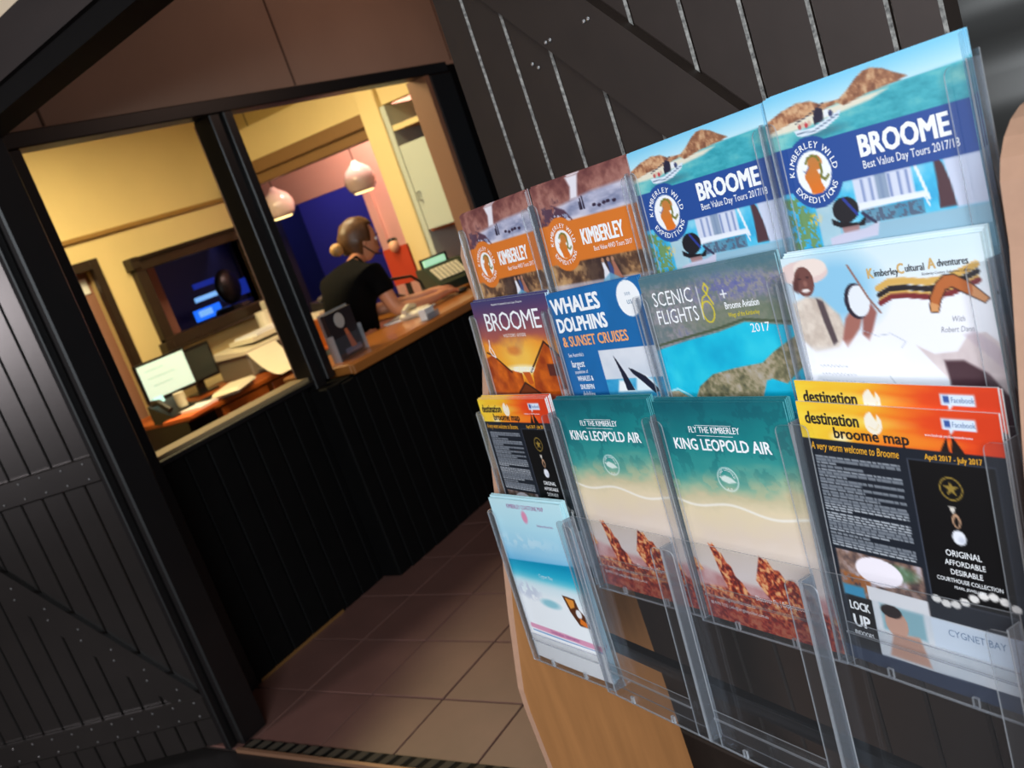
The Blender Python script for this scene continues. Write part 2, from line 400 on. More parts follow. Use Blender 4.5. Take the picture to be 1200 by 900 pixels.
def ring_words(cx, cy, r, size, top, bottom, bold=.02, span_t=150, span_b=150, t0=0):
    out = []
    for s, span, sg in ((top, span_t, 1), (bottom, span_b, -1)):
        n = len(s)
        for i, ch in enumerate(s):
            if ch == ' ': continue
            a = math.radians((i - (n - 1) / 2) * span / max(n - 1, 1) + (t0 if sg > 0 else 0))
            if sg > 0: out.append((ch, size, cx + r * math.sin(a), cy - r * math.cos(a), dict(rot=-a, align='CENTER', bold=bold)))
            else: out.append((ch, size, cx + (r + size) * math.sin(a), cy + (r + size) * math.cos(a), dict(rot=a, align='CENTER', bold=bold)))
    return out
def emblem(im, cx, cy, rr, base):
    im = over(im, W_, mell(cx, cy, rr))
    k = rr / 19.0; P = lambda l: [(cx + x * k, cy + y * k) for x, y in l]
    body = np.stack([np.interp(PY, [cy - 14 * k, cy + 18 * k], [c1, c2]) for c1, c2 in ((196, 232), (128, 118), (66, 30))], -1)
    m = np.maximum(mpoly(P([(-9, -2), (-3, -5), (3, -3), (6, 3), (6, 9), (9, 16), (4, 19), (-6, 18), (-8, 10), (-11, 3)])), mell(cx + 3 * k, cy - 8 * k, 8 * k, 7 * k))
    im = over(im, body, m)
    g = (120, 122, 48)
    im = over(im, g, mline(P([(-7, -9), (-4, -13), (1, -14.5), (6, -13), (8, -9)]), 2.2 * k))
    im = over(im, g, mline(P([(9, -6), (9, 0), (7, 5), (11, 8), (15, 5)]), 2.6 * k))
    im = over(im, base, mline(P([(-11, -3), (-9, -1), (-4, -6)]), .8 * k))
    return im

def d_kimberley():
    n1, n2_ = nz(28, 1), nz(9, 2)
    im = grad([(0, (92, 48, 50)), (.45, (138, 86, 80)), (.75, (176, 124, 112)), (1, (84, 50, 60))], n1 * .6 + n2_ * .4 + (PX / 210 - .3) * .1)
    im = over(im, (236, 232, 240), mpoly([(84, 0), (112, 0), (106, 14), (100, 30), (84, 30), (90, 14)], 5))
    im = over(im, grad([(0, (120, 128, 160)), (.5, (190, 190, 212)), (1, (226, 222, 232))], nz(14, 3, ax=3)), mpoly([(50, 34), (130, 26), (215, 24), (215, 60), (20, 60)], 5))
    im = over(im, (88, 60, 78), mpoly([(-5, 32), (40, 30), (66, 40), (80, 56), (-5, 60)], 3) * (nz(6, 4) > .42))
    for x, h in ((104, 15), (109, 17), (101, 11)): im = over(im, (34, 24, 44), mpoly([(x - 1.6, 46), (x - 1.2, 46 - h), (x + 1.2, 46 - h), (x + 1.6, 46)], 1.2))
    for x in (130, 140, 150, 158, 170): im = over(im, (50, 36, 60), mell(x, 46 - (x % 7) * .5, 4, 2.2))
    O_ = (222, 122, 42)
    b = nz(20, 6) * .6 + nz(7, 7) * .4
    low = grad([(0, (58, 40, 36)), (.42, (104, 74, 54)), (.6, (176, 134, 92)), (1, (214, 172, 116))], b + .25 * np.abs(PX / 210 - .55) - .06)
    low = over(low, (52, 38, 40), mell(118, 128, 40, 26, 14) * .75)
    low = over(low, (205, 198, 210), mrect(-5, 139, 215, 300, 3) * .75)
    im = over(im, low, mrect(-5, 108, 215, 300))
    im = over(im, O_, np.maximum(mrect(-5, 55, 215, 110), mell(46, 84, 37)))
    for x, c in ((116, (232, 232, 240)), (127, (60, 78, 130)), (136, (170, 110, 90))):
        im = over(im, c, mpoly([(x, 118), (x + 5, 117), (x + 14, 138), (x + 20, 143), (x - 3, 143), (x + 1, 128)], 2)); im = over(im, (176, 130, 104), mell(x + 3, 115, 3))
    im = over(im, (110, 170, 200), mpoly([(112, 140), (128, 132), (150, 142), (160, 146), (108, 147)], 2) * .8)
    im = emblem(im, 46, 84, 19.5, O_)
    T_ = ring_words(46, 84, 22.5, 6, 'KIMBERLEY WILD', 'EXPEDITIONS', span_t=170, span_b=118)
    T_ += [('KIMBERLEY', 20, 88, 90, dict(xs=.60, bold=.035)), ('Best Value 4WD Tours 2017', 6.2, 108, 101, dict(xs=.72, bold=.008))]
    return im, [(T_, W_)]
def d_broome():
    im = grad([(0, (126, 206, 240)), (.6, (176, 226, 244)), (1, (214, 238, 246))], PY / 26)
    sea = grad([(0, (22, 134, 152)), (.5, (66, 176, 190)), (1, (136, 206, 200))], nz(16, 11, ax=2.6) * .6 + nz(3, 12, ax=2.5) * .3 + (60 - PY) / 300 + np.clip((60 - PX) / 180, 0, .4))
    im = over(im, sea, ss(21, 23, PY + (PX - 105) * .012))
    im = over(im, (232, 226, 206), mpoly([(-5, 29), (60, 25), (96, 24), (140, 24), (120, 29), (84, 32), (40, 36), (-5, 36)], 2.5))
    rock = grad([(0, (110, 66, 50)), (.45, (170, 116, 84)), (.62, (206, 156, 116)), (1, (226, 190, 150))], nz(9, 13) * .6 + nz(3, 14) * .4)
    im = over(im, rock, mpoly([(-4, 22), (20, 15), (40, 12), (56, 14), (66, 19), (84, 20), (96, 22), (60, 26), (30, 28), (-5, 33)], 1.2))
    im = over(im, rock * .95, mpoly([(84, 22), (98, 15), (110, 7), (118, 3.5), (126, 3), (138, 7), (148, 13), (160, 19), (150, 21), (118, 23), (92, 27)], 1.2))
    by = -8
    im = over(im, (50, 104, 122), mell(62, 44, 26, 4, 4) * .6)
    im = over(im, (222, 234, 246), mpoly([(30, 36), (52, 38), (88, 29), (84, 35), (66, 42), (44, 44), (33, 42)], .9))
    im = over(im, (96, 118, 146), mline([(33, 39.5), (54, 41), (84, 32.5)], 1.1))
    for x, y, c in ((38, 34, (190, 90, 90)), (42, 33, (220, 190, 170)), (46, 34, (200, 60, 70)), (50, 33, (214, 180, 160)), (57, 31, (50, 44, 70))): im = over(im, c, mell(x, y, 2.0, 2.6))
    im = over(im, (38, 36, 58), mpoly([(55, 36), (57, 25), (62, 21), (68, 24), (67, 34)], 1)); im = over(im, (236, 240, 246), mpoly([(68, 32), (69, 26), (74, 25), (75, 31)], 1)); im = over(im, (60, 70, 110), mell(76, 30, 2.5, 3))
    im = over(im, (50, 50, 70), mline([(34, 30), (50, 26), (70, 19)], 1.0))
    B_ = (32, 76, 152)
    low = grad([(0, (34, 140, 200)), (.5, (64, 190, 232)), (1, (150, 218, 240))], nz(22, 15) * .7 + .15 + PX / 900)
    low = over(low, (206, 214, 236), mpoly([(176, 88), (215, 88), (215, 134), (182, 134)], 3))
    low = over(low, (216, 222, 240), mpoly([(84, 92), (146, 90), (146, 118), (84, 122)], 2)); 
    for x in (92, 101, 112, 121, 131, 139): low = over(low, (120, 140, 190), mrect(x, 94, x + 3, 115, 1.5) * .8)
    low = over(low, (128, 150, 178), mrect(108, 92, 120, 116, 2) * .8)
    low = over(low, (238, 242, 250), mrect(86, 115, 156, 120)); low = over(low, (84, 104, 128), mrect(88, 121, 152, 134) * (.55 + .45 * (nz(4, 16) > .5)))
    low = over(low, (240, 244, 250), mline([(86, 120), (154, 119), (157, 128)], 1.8))
    low = over(low, (80, 52, 60), mpoly([(168, 92), (172, 90), (176, 96), (180, 112), (182, 132), (166, 132), (168, 110)], 1.2)); low = over(low, (236, 244, 250), mline([(150, 92), (158, 122)], 3))
    low = over(low, (110, 150, 96), mpoly([(-5, 98), (16, 98), (30, 116), (34, 150), (-5, 150)], 3) * (nz(4, 17) > .4)); low = over(low, (214, 190, 60), mell(34, 122, 8, 6, 3) * (nz(3, 18) > .45))
    low = over(low, (196, 210, 216), mrect(36, 104, 60, 150, 2) * .8); low = over(low, (150, 190, 210), mrect(60, 134, 215, 290, 2))
    low = over(low, (26, 26, 34), mell(70, 118, 15, 12)); low = over(low, (20, 20, 28), mpoly([(52, 124), (60, 128), (82, 132), (92, 126), (88, 135), (66, 136), (52, 130)])); low = over(low, (40, 60, 150), mline([(70, 108), (82, 124)], 3))
    low = over(low, (168, 130, 130), mpoly([(62, 134), (82, 134), (80, 142), (64, 142)], 1.5)); low = over(low, (206, 204, 224), mpoly([(46, 142), (64, 139), (88, 138), (104, 134), (100, 146), (46, 150)], 1.5)); low = over(low, (50, 50, 80), mline([(88, 124), (100, 134)], 3))
    low = over(low, (236, 238, 240), mrect(-5, 142, 215, 290) * 0)
    im = over(im, low, mrect(-5, 92, 215, 300))
    im = over(im, B_, np.maximum(mrect(-5, 50, 215, 93), mell(43, 78, 34)))
    im = emblem(im, 43, 78, 20.5, B_)
    T_ = ring_words(43, 78, 23.2, 6, 'KIMBERLEY WILD', 'EXPEDITIONS', span_t=170, span_b=118)
    T_ += [('BROOME', 18.5, 98, 74.5, dict(xs=.83, bold=.045)), ('Best Value Day Tours 2017/18', 7.2, 99, 85.5, dict(xs=.74, bold=.006))]
    return im, [(T_, W_)]
def d_visitor():
    im = grad([(0, (66, 62, 110)), (.16, (104, 66, 100)), (.36, (170, 90, 80)), (.5, (240, 150, 50)), (.72, (246, 160, 30)), (1, (190, 70, 20))], PY / 160 + (nz(26, 21) - .5) * .25 * ss(50, 80, PY))
    im = over(im, (252, 206, 90), mell(105, 92, 50, 26, 30) * .8); im = over(im, (190, 70, 40), mell(92, 82, 18, 7, 6) * .45)
    im = over(im, (255, 246, 200), mell(106, 112, 46, 7, 6))
    w1 = grad([(0, (150, 56, 16)), (1, (226, 112, 26))], nz(20, 22))
    im = over(im, w1, mpoly([(-5, 96), (24, 88), (64, 112), (98, 118), (96, 160), (-5, 160)])); im = over(im, (70, 34, 20), mline([(10, 84), (26, 88), (70, 116)], 3))
    im = over(im, w1, mpoly([(128, 118), (176, 72), (215, 96), (215, 160), (120, 160)])); im = over(im, (60, 30, 22), mline([(124, 116), (176, 70), (214, 98)], 3.5))
    im = over(im, (90, 42, 34), mrect(170, 104, 196, 122)); im = over(im, (110, 50, 20), mpoly([(78, 150), (100, 134), (134, 150), (134, 160), (78, 160)]))
    im = over(im, (54, 26, 20), mline([(76, 150), (100, 133), (136, 150)], 3)); im = over(im, (200, 90, 30), mpoly([(100, 116), (120, 116), (124, 134), (112, 136)]))
    im = over(im, (250, 240, 240), mline([(26, 64), (24, 74), (30, 82), (34, 92), (24, 88), (20, 80), (24, 72)], 2.4))
    im = over(im, (96, 70, 120), mrect(-5, 150, 215, 290) * .3)
    return im, [([('BROOME', 29, 106, 49, dict(xs=.98, align='CENTER', bold=.004, spacing=.88)), ('VISITORS GUIDE', 5, 105, 60, dict(align='CENTER', spacing=1.2)), ('Essential information for your stay in Broome', 3.2, 105, 9, dict(align='CENTER')), ('GET INVOLVED', 7, 106, 115, dict(align='CENTER', xs=.8, bold=.02))], W_)]
def d_whales():
    B_ = (24, 104, 168); im = col(B_) * (0.94 + .12 * nz(60, 31))[..., None]
    im = over(im, W_, mell(184, 24, 23))
    sky = grad([(0, (206, 214, 226)), (1, (226, 230, 238))], nz(30, 32)); im = over(im, sky, mrect(92, 86, 215, 300))
    im = over(im, grad([(0, (38, 150, 204)), (1, (96, 188, 222))], nz(8, 33, ax=3)), mrect(92, 126, 215, 300))
    D = (26, 30, 52)
    im = over(im, W_, mpoly([(112, 144), (120, 128), (140, 128), (150, 144)], 4)); im = over(im, W_, mpoly([(150, 144), (160, 118), (188, 128), (196, 144)], 5) * .9)
    im = over(im, D, mpoly([(121, 94), (126, 100), (138, 120), (148, 142), (132, 142), (128, 118)])); im = over(im, D, mpoly([(146, 112), (154, 114), (176, 124), (198, 144), (186, 146), (166, 130), (152, 120)]))
    im = over(im, (130, 208, 228), mrect(130, 150, 215, 160))
    c = [('WHALES', 21, 12, 29, dict(xs=.95, bold=.05)), ('DOLPHINS', 19, 13, 55, dict(xs=.88, bold=.05))]
    s = [('See Australia\'s', 5.5, 20, 91, dict(xs=.8)), ('largest', 10, 22, 106, dict(xs=.8, bold=.02)), ('population of', 5, 25, 115, dict(xs=.8)), ('WHALES &', 7.2, 27, 126, dict(xs=.75, bold=.03)), ('SNUBFIN', 7.2, 28, 138, dict(xs=.8, bold=.03)), ('dolphins', 8, 30, 149, dict(xs=.75, bold=.02))]
    return im, [(c + s, W_), ([('& SUNSET CRUISES', 14, 16, 76, dict(xs=.87, bold=.035))], (244, 170, 110)), ([('see', 6, 184, 20, dict(align='CENTER')), ('us', 8, 184, 31, dict(align='CENTER', bold=.02))], (150, 170, 190))]
def d_scenic():
    im = grad([(0, (92, 116, 124)), (.4, (120, 128, 128)), (.6, (150, 146, 150)), (1, (98, 110, 150))], nz(24, 41, ax=2.4) * .5 + nz(4, 42) * .5)
    im = over(im, (66, 112, 128), mrect(-5, -5, 215, 12, 14) * .7)
    im = over(im, (96, 100, 170), mell(140, 26, 60, 12, 14) * (nz(3, 43) > .5) * .6)
    im = over(im, (112, 124, 92), mell(150, 60, 80, 16, 10) * .6); im = over(im, (80, 92, 70), mline([(0, 84), (60, 76), (110, 70), (150, 63), (215, 72)], 3))
    sea = grad([(0, (4, 170, 210)), (.5, (20, 194, 226)), (1, (60, 216, 236))], nz(50, 44))
    im = over(im, sea, mpoly([(-5, 90), (60, 80), (110, 74), (150, 66), (215, 76), (215, 290), (-5, 290)], 1.5))
    land = grad([(0, (84, 84, 66)), (.4, (130, 124, 92)), (.6, (168, 154, 126)), (1, (184, 176, 166))], nz(14, 45) * .5 + nz(4, 46) * .5)
    im = over(im, land, mpoly([(46, 152), (58, 136), (84, 122), (120, 116), (160, 112), (180, 100), (215, 84), (215, 116), (186, 136), (168, 130), (160, 132), (150, 150), (140, 165), (46, 165)], 1.5))
    im = over(im, land, mpoly([(-5, 142), (20, 140), (40, 150), (44, 165), (-5, 165)], 1.5)); im = over(im, W_, mline([(0, 142), (20, 138), (38, 146), (46, 152)], 2.5) * .6)
    im = over(im, sea, mpoly([(-5, 152), (50, 152), (60, 290), (-5, 290)]) * 0)
    Y = (226, 206, 40); cs = [(102 + 8.5 * math.cos(a), 50 + 12 * math.sin(a)) for a in np.linspace(0, 2 * PI, 24)]; im = over(im, Y, mline(cs, 1.8))
    im = over(im, Y, mline([(94, 44), (98, 34), (106, 30), (110, 24), (106, 18), (102, 24), (108, 34), (112, 42)], 1.8))
    im = over(im, W_, mline([(92, 20), (92, 58)], 1.1)); im = over(im, W_, np.maximum(mline([(126, 33), (134, 33)], 1.8), mline([(130, 29), (130, 37)], 1.8)))
    return im, [([('SCENIC', 17, 17, 36, dict(xs=.80)), ('FLIGHTS', 17, 17, 58, dict(xs=.76)), ('Broome Aviation', 8, 128, 50, dict(xs=.60, bold=.02)), ('2017', 9.5, 156, 78, dict(xs=.95))], W_), ([('Wings of the Kimberley', 5, 130, 59, dict(xs=.62, bold=.01))], Y)]
def d_cultural():
    im = over(col((246, 246, 252)), (214, 236, 244), (1 - ss(0, 60, PY)) * .9)
    im = over(im, (200, 226, 244), mrect(-5, 130, 215, 280, 30) * .4)
    im = over(im, (140, 200, 232), mell(62, 36, 44, 34, 26) * .95)
    im = over(im, (232, 206, 200), mell(25, 16, 30, 12)); im = over(im, (244, 226, 216), mell(34, 12, 20, 9)); im = over(im, (116, 72, 66), mell(24, 25, 12, 15)); im = over(im, (92, 52, 50), mpoly([(10, 24), (20, 16), (14, 36), (8, 32)], 3))
    im = over(im, (240, 230, 226), mell(24, 34, 5, 1.8)); im = over(im, (60, 34, 36), mell(19, 22, 2, 1)); im = over(im, (60, 34, 36), mell(29, 21, 2, 1)); im = over(im, (150, 100, 90), mell(25, 27, 2.5, 3, 2))
    sh = grad([(0, (196, 178, 164)), (1, (234, 220, 206))], nz(10, 51)); im = over(im, sh, mpoly([(4, 46), (22, 40), (40, 42), (58, 60), (62, 76), (50, 92), (20, 96), (8, 84)], 4))
    im = over(im, (88, 74, 78), mpoly([(34, 42), (42, 46), (50, 86), (44, 90), (38, 66)], 2)); im = over(im, (168, 108, 96), mpoly([(56, 84), (64, 64), (72, 56), (84, 62), (78, 74), (60, 92)], 3)); im = over(im, (158, 98, 90), mpoly([(80, 80), (84, 62), (94, 48), (100, 60), (92, 76), (86, 86)], 3))
    im = over(im, (40, 34, 50), mell(80, 48, 13, 17)); im = over(im, (236, 240, 248), mell(83, 48, 11.5, 15)); im = over(im, (150, 110, 100), mline([(78, 14), (94, 46), (104, 60)], 2.2))
    im = over(im, (250, 250, 254), mpoly([(-5, 92), (30, 96), (100, 84), (120, 96), (120, 120), (-5, 120)], 14))
    def rib(dy, w_, c):
        nonlocal im
        im = over(im, c, mline([(106, 38 + dy), (118, 33 + dy), (134, 33 + dy), (156, 36 + dy), (176, 34 + dy), (194, 28 + dy), (202, 25 + dy)], w_))
    rib(0, 6, (222, 176, 92)); rib(6.2, 5, (34, 30, 34)); rib(10.2, 2.2, (222, 176, 92)); rib(13.4, 5, (126, 42, 46))
    bo = [(154, 62), (156, 50), (164, 38), (172, 32), (181, 32), (194, 40), (208, 54), (204, 57), (190, 49), (178, 42), (171, 44), (165, 53), (161, 63)]
    im = over(im, (30, 20, 20), np.maximum(mpoly(bo), mline(bo + bo[:1], 2))); im = over(im, (188, 104, 52), mpoly(bo, 1.2)); im = over(im, (220, 156, 100), mpoly([(154, 62), (155.5, 54), (163, 57), (161, 63)])); im = over(im, (216, 150, 100), mpoly([(196, 42), (208, 54), (204, 57), (194, 51)]))
    hat = grad([(0, (196, 178, 180)), (1, (244, 232, 230))], nz(30, 52) * .6 + (PX - 130) / 220); im = over(im, hat, mpoly([(134, 92), (150, 100), (172, 98), (184, 84), (200, 82), (215, 96), (215, 146), (190, 122), (166, 112), (160, 124), (150, 112)], 2))
    im = over(im, (74, 48, 56), mpoly([(158, 106), (176, 106), (196, 118), (212, 140), (215, 290), (156, 290), (160, 124)], 3)); im = over(im, (196, 178, 190), mpoly([(180, 84), (190, 80), (206, 92), (215, 104), (215, 120), (196, 100)], 3) * .6)
    S = (150, 156, 172)
    for k in range(4):
        y = 110 + k * 8; im = over(im, S, mline([(22 + i * 1.6, y + (i % 3 - 1) * .8 + i * .05) for i in range(22 + 5 * (k % 3))], .5) * .8)
    im = over(im, (176, 184, 200), mline([(80, 76), (96, 82), (110, 80), (124, 88), (118, 94)], .8) * .8); im = over(im, (170, 180, 190), mline([(100, 120), (108, 132), (114, 138)], 1) * .7); im = over(im, (170, 180, 190), mline([(104, 136), (112, 128), (118, 134)], 1) * .7)
    K = (24, 22, 26); G = (214, 176, 110)
    a = [('imberley', 6.4, 105, 27, dict(xs=.78, bold=.03)), ('ultural', 6.4, 137, 25.5, dict(xs=.80, bold=.03)), ('dventures', 6.4, 168, 24, dict(xs=.76, bold=.03))]
    g = [('K', 9, 97.5, 28, dict(xs=.8, bold=.04)), ('C', 9, 129, 26.5, dict(xs=.8, bold=.04)), ('A', 9, 159.5, 25, dict(xs=.8, bold=.04))]
    f = [('With', 5, 172, 72, dict(shear=.3, xs=.8)), ('Robert Dann', 5, 160, 81, dict(shear=.3, xs=.8))]
    return im, [(a, K), (g, G), (f, (150, 150, 160)), ([('Kimberley Country, Indigenous Culture', 2.4, 152, 30, dict(xs=.8, shear=.3))], (70, 60, 60))]
def d_destination():
    t = PX / 210
    im = grad([(0, (250, 214, 60)), (.3, (246, 180, 40)), (.55, (244, 120, 30)), (.8, (232, 72, 24)), (1, (216, 60, 22))], t + (nz(20, 61, ax=4) - .5) * .3)
    im = over(im, (255, 232, 110), mell(60, 16, 50, 5, 6) * .6); im = over(im, (255, 240, 190), mell(48, 34, 10, 5, 6)); im = over(im, (250, 150, 40), mell(110, 30, 50, 5, 6) * .6)
    N = (26, 32, 42); im = over(im, N, mrect(-5, 38, 215, 300))
    im = over(im, (250, 240, 220), np.clip(mell(88, 17, 9.5, 11) - mpoly([(86, 4), (94, 4), (92, 15)], 1), 0, 1)); im = over(im, (240, 200, 120), mline([(82, 20), (90, 24), (94, 18)], 1) * .5)
    im = over(im, (222, 234, 250), mrect(158, 7, 189, 17)); im = over(im, (60, 90, 160), mrect(160, 8.5, 166, 15)); im = over(im, (222, 234, 250), mpoly([(164, 16), (170, 16), (164, 22)], 1))
    K = (30, 20, 18)
    im = over(im, K, mpoly([(152, 38), (160, 24), (161, 38)])); im = over(im, K, mpoly([(163, 38), (165, 22), (175, 38)])); im = over(im, K, mpoly([(150, 39), (178, 38), (175, 41), (154, 42)]))
    rs = np.random.RandomState(5); y = 56.0
    while y < 152:
        L = 108 if rs.rand() > .2 else rs.uniform(35, 90); x = 12.0; pts = []
        while x < L:
            w_ = rs.uniform(3, 10); im = over(im, (206, 212, 220), mrect(x, y, min(x + w_, L), y + 1.5, 1.1) * .9); x += w_ + 1.3
        y += 2.95 if L > 100 else 3.9
    im = over(im, (70, 76, 90), mrect(117, 48, 200, 186) - mrect(118, 49, 199, 185)); im = over(im, (8, 8, 10), mrect(118, 49, 199, 185))
    im = over(im, (8, 8, 10), mpoly([(98, 186), (118, 170), (118, 160), (199, 160), (199, 215), (90, 200)]) * 0)
    Gd = (150, 124, 54); im = over(im, Gd, mell(156, 72, 11) - mell(156, 72, 9.6)); im = over(im, Gd, mpoly([(156 + (7.5 if i % 2 == 0 else 3) * math.sin(i * PI / 5), 72 - (7.5 if i % 2 == 0 else 3) * math.cos(i * PI / 5)) for i in range(10)]))
    im = over(im, (224, 216, 206), mpoly([(151, 89), (157, 89), (155, 95), (153, 95)])); im = over(im, (190, 150, 120), mell(156, 102, 4, 7) - mell(156, 103, 2.2, 4.5)); im = over(im, (236, 238, 246), mell(156, 118, 6.5, 7)); im = over(im, (190, 196, 214), mell(158, 120, 3, 3, 3) * .6)
    for i in range(9): im = over(im, (236, 232, 228), mell(122 + i * 9.5, 181 + 7 * math.sin(i * .75 + .5) - i * .8, 4.8, 3.8))
    col1 = grad([(0, (60, 50, 56)), (.5, (140, 110, 96)), (1, (190, 180, 190))], nz(9, 63)); im = over(im, col1, mrect(14, 156, 112, 205)); im = over(im, (170, 96, 40), mrect(14, 180, 52, 205, 4) * (nz(4, 64) > .4) * .8); im = over(im, (70, 130, 90), mell(86, 168, 20, 8, 5) * .6)
    im = over(im, (248, 240, 248), mell(62, 172, 27, 15)); im = over(im, (60, 150, 190), mrect(14, 194, 40, 206, 3)); im = over(im, (236, 236, 240), mrect(44, 190, 112, 205))
    im = over(im, (16, 16, 18), mrect(16, 206, 46, 262)); im = over(im, grad([(0, (206, 216, 226)), (1, (232, 234, 238))], nz(30, 65)), mrect(47, 205, 212, 268)); im = over(im, (130, 178, 190), mrect(56, 206, 104, 234, 4) * .9)
    im = over(im, (206, 160, 140), mell(72, 224, 13, 15)); im = over(im, (206, 160, 140), mpoly([(58, 262), (66, 236), (96, 232), (104, 262)], 3)); im = over(im, (40, 30, 30), mell(68, 212, 12, 7)); im = over(im, (214, 226, 240), mrect(112, 206, 206, 236)); im = over(im, (40, 54, 80), mpoly([(-5, 266), (215, 262), (215, 290), (-5, 290)]))
    Wt = [('LOCK', 9, 18, 221, dict(xs=.70, bold=.04)), ('UP', 13, 19, 240, dict(xs=.90, bold=.04)), ('INDOORS', 5, 18, 250, dict(xs=.72, bold=.02)), ('ORIGINAL', 6, 157, 137, dict(align='CENTER', xs=.85, bold=.01)), ('AFFORDABLE', 5.2, 157, 146, dict(align='CENTER', xs=.85, bold=.01)), ('DESIRABLE', 5.2, 157, 155, dict(align='CENTER', xs=.85, bold=.01)),
          ('COURTHOUSE COLLECTION', 4.0, 158, 163, dict(align='CENTER', xs=.82, bold=.01)), ('PEARL JEWELLERY', 2.6, 158, 169, dict(align='CENTER')), ('www.facebook.com/destinationbroome', 2.4, 140, 24.5, dict(xs=.8))]
    Kt = [('destination', 12.5, 8, 22, dict(xs=.80, bold=.035)), ('broome map', 11, 40, 35, dict(xs=1.0, bold=.035))]
    Yt = [('A very warm welcome to Broome', 8.0, 9, 49, dict(xs=.62, shear=.25, bold=.008)), ('April 2017 - July 2017', 5.2, 136, 46.5, dict(xs=.80, bold=.02))]
    return im, [(Wt, W_), (Kt, K), (Yt, (244, 176, 40)), ([('CYGNET BAY', 7, 128, 220, dict(xs=.9)), ('Facebook', 5, 167.5, 14.5, dict(xs=.75, bold=.01))], (120, 144, 176))]
def d_king():
    im = grad([(0, (10, 96, 108)), (.14, (20, 128, 132)), (.28, (54, 150, 146)), (.36, (150, 184, 156)), (.41, (206, 196, 160)), (.47, (232, 214, 180)), (.6, (226, 208, 190)), (.75, (232, 220, 216)), (1, (226, 214, 214))], PY / 280 + (PX - 105) * .00035 + (nz(24, 71, ax=2) - .5) * .06)
    im = over(im, (6, 78, 92), (nz(14, 72) > .56) * (1 - ss(60, 110, PY)) * .30); im = over(im, (200, 190, 150), (nz(12, 73, ax=2) > .6) * ss(80, 100, PY) * (1 - ss(110, 125, PY)) * .4)
    im = over(im, (250, 246, 238), mline([(x, 124 + 4 * math.sin(x * .05) + x * .04) for x in range(0, 215, 6)], 3, 2) * .8)
    rr = np.clip((nz(9, 74) * .45 + nz(3.5, 75) * .55 - .5) * 2.6 + .5, 0, 1)
    rock = grad([(0, (104, 24, 22)), (.35, (176, 50, 30)), (.6, (222, 104, 56)), (1, (250, 190, 130))], rr)
    hz = grad([(0, (196, 130, 130)), (1, (224, 190, 190))], nz(20, 76))
    im = over(im, hz, mpoly([(-5, 222), (15, 212), (60, 222), (120, 224), (180, 222), (215, 214), (215, 290), (-5, 290)], 8))
    im = over(im, rock, mpoly([(35, 178), (39, 180), (43, 177), (49, 187), (54, 188), (60, 200), (66, 203), (70, 216), (79, 222), (88, 236), (54, 240), (45, 216), (40, 196)], 2)); im = over(im, rock, mpoly([(104, 214), (112, 196), (118, 182), (124, 186), (128, 184), (136, 196), (144, 196), (150, 206), (162, 204), (168, 212), (180, 212), (190, 226), (196, 240), (128, 244), (112, 226)], 2)); im = over(im, rock, mpoly([(-5, 200), (6, 204), (14, 216), (-5, 222)], 3))
    im = over(im, rock, mpoly([(-5, 238), (50, 234), (100, 238), (150, 234), (215, 240), (215, 290), (-5, 290)], 6)); im = over(im, (150, 24, 22), mpoly([(-5, 252), (215, 262), (215, 290), (-5, 290)], 14) * .5)
    im = over(im, (228, 240, 236), (mell(100, 92, 17, 15) - mell(100, 92, 15, 13.2)) * .75); im = over(im, (240, 246, 240), mpoly([(88, 90), (96, 87), (106, 90), (113, 95), (100, 97), (90, 94)], 1.5) * .85)
    return im, [([('FLY THE KIMBERLEY', 7.5, 96, 37, dict(align='CENTER', xs=.86, bold=.025)), ('KING LEOPOLD AIR', 13.5, 100, 58, dict(align='CENTER', xs=.90, bold=.03)), ('Discover Fly | Experience', 6, 132, 240, dict(align='CENTER', xs=.8, bold=.01)), ('www.kingleopoldair.com.au', 4.6, 24, 252, dict(xs=.9, bold=.01)), ('08 9193 7155 | info@kingleopoldair.com.au', 4.2, 12, 261, dict(xs=.9))] + ring_words(100, 92, 13.2 - 2.6, 2.6, 'KING LEOPOLD', 'AIR', span_t=150, span_b=30), W_), ([('_' * 12, 7, 96, 27, dict(align='CENTER', xs=.98)), ('_' * 12, 7, 96, 39.5, dict(align='CENTER', xs=.98))], W_)]
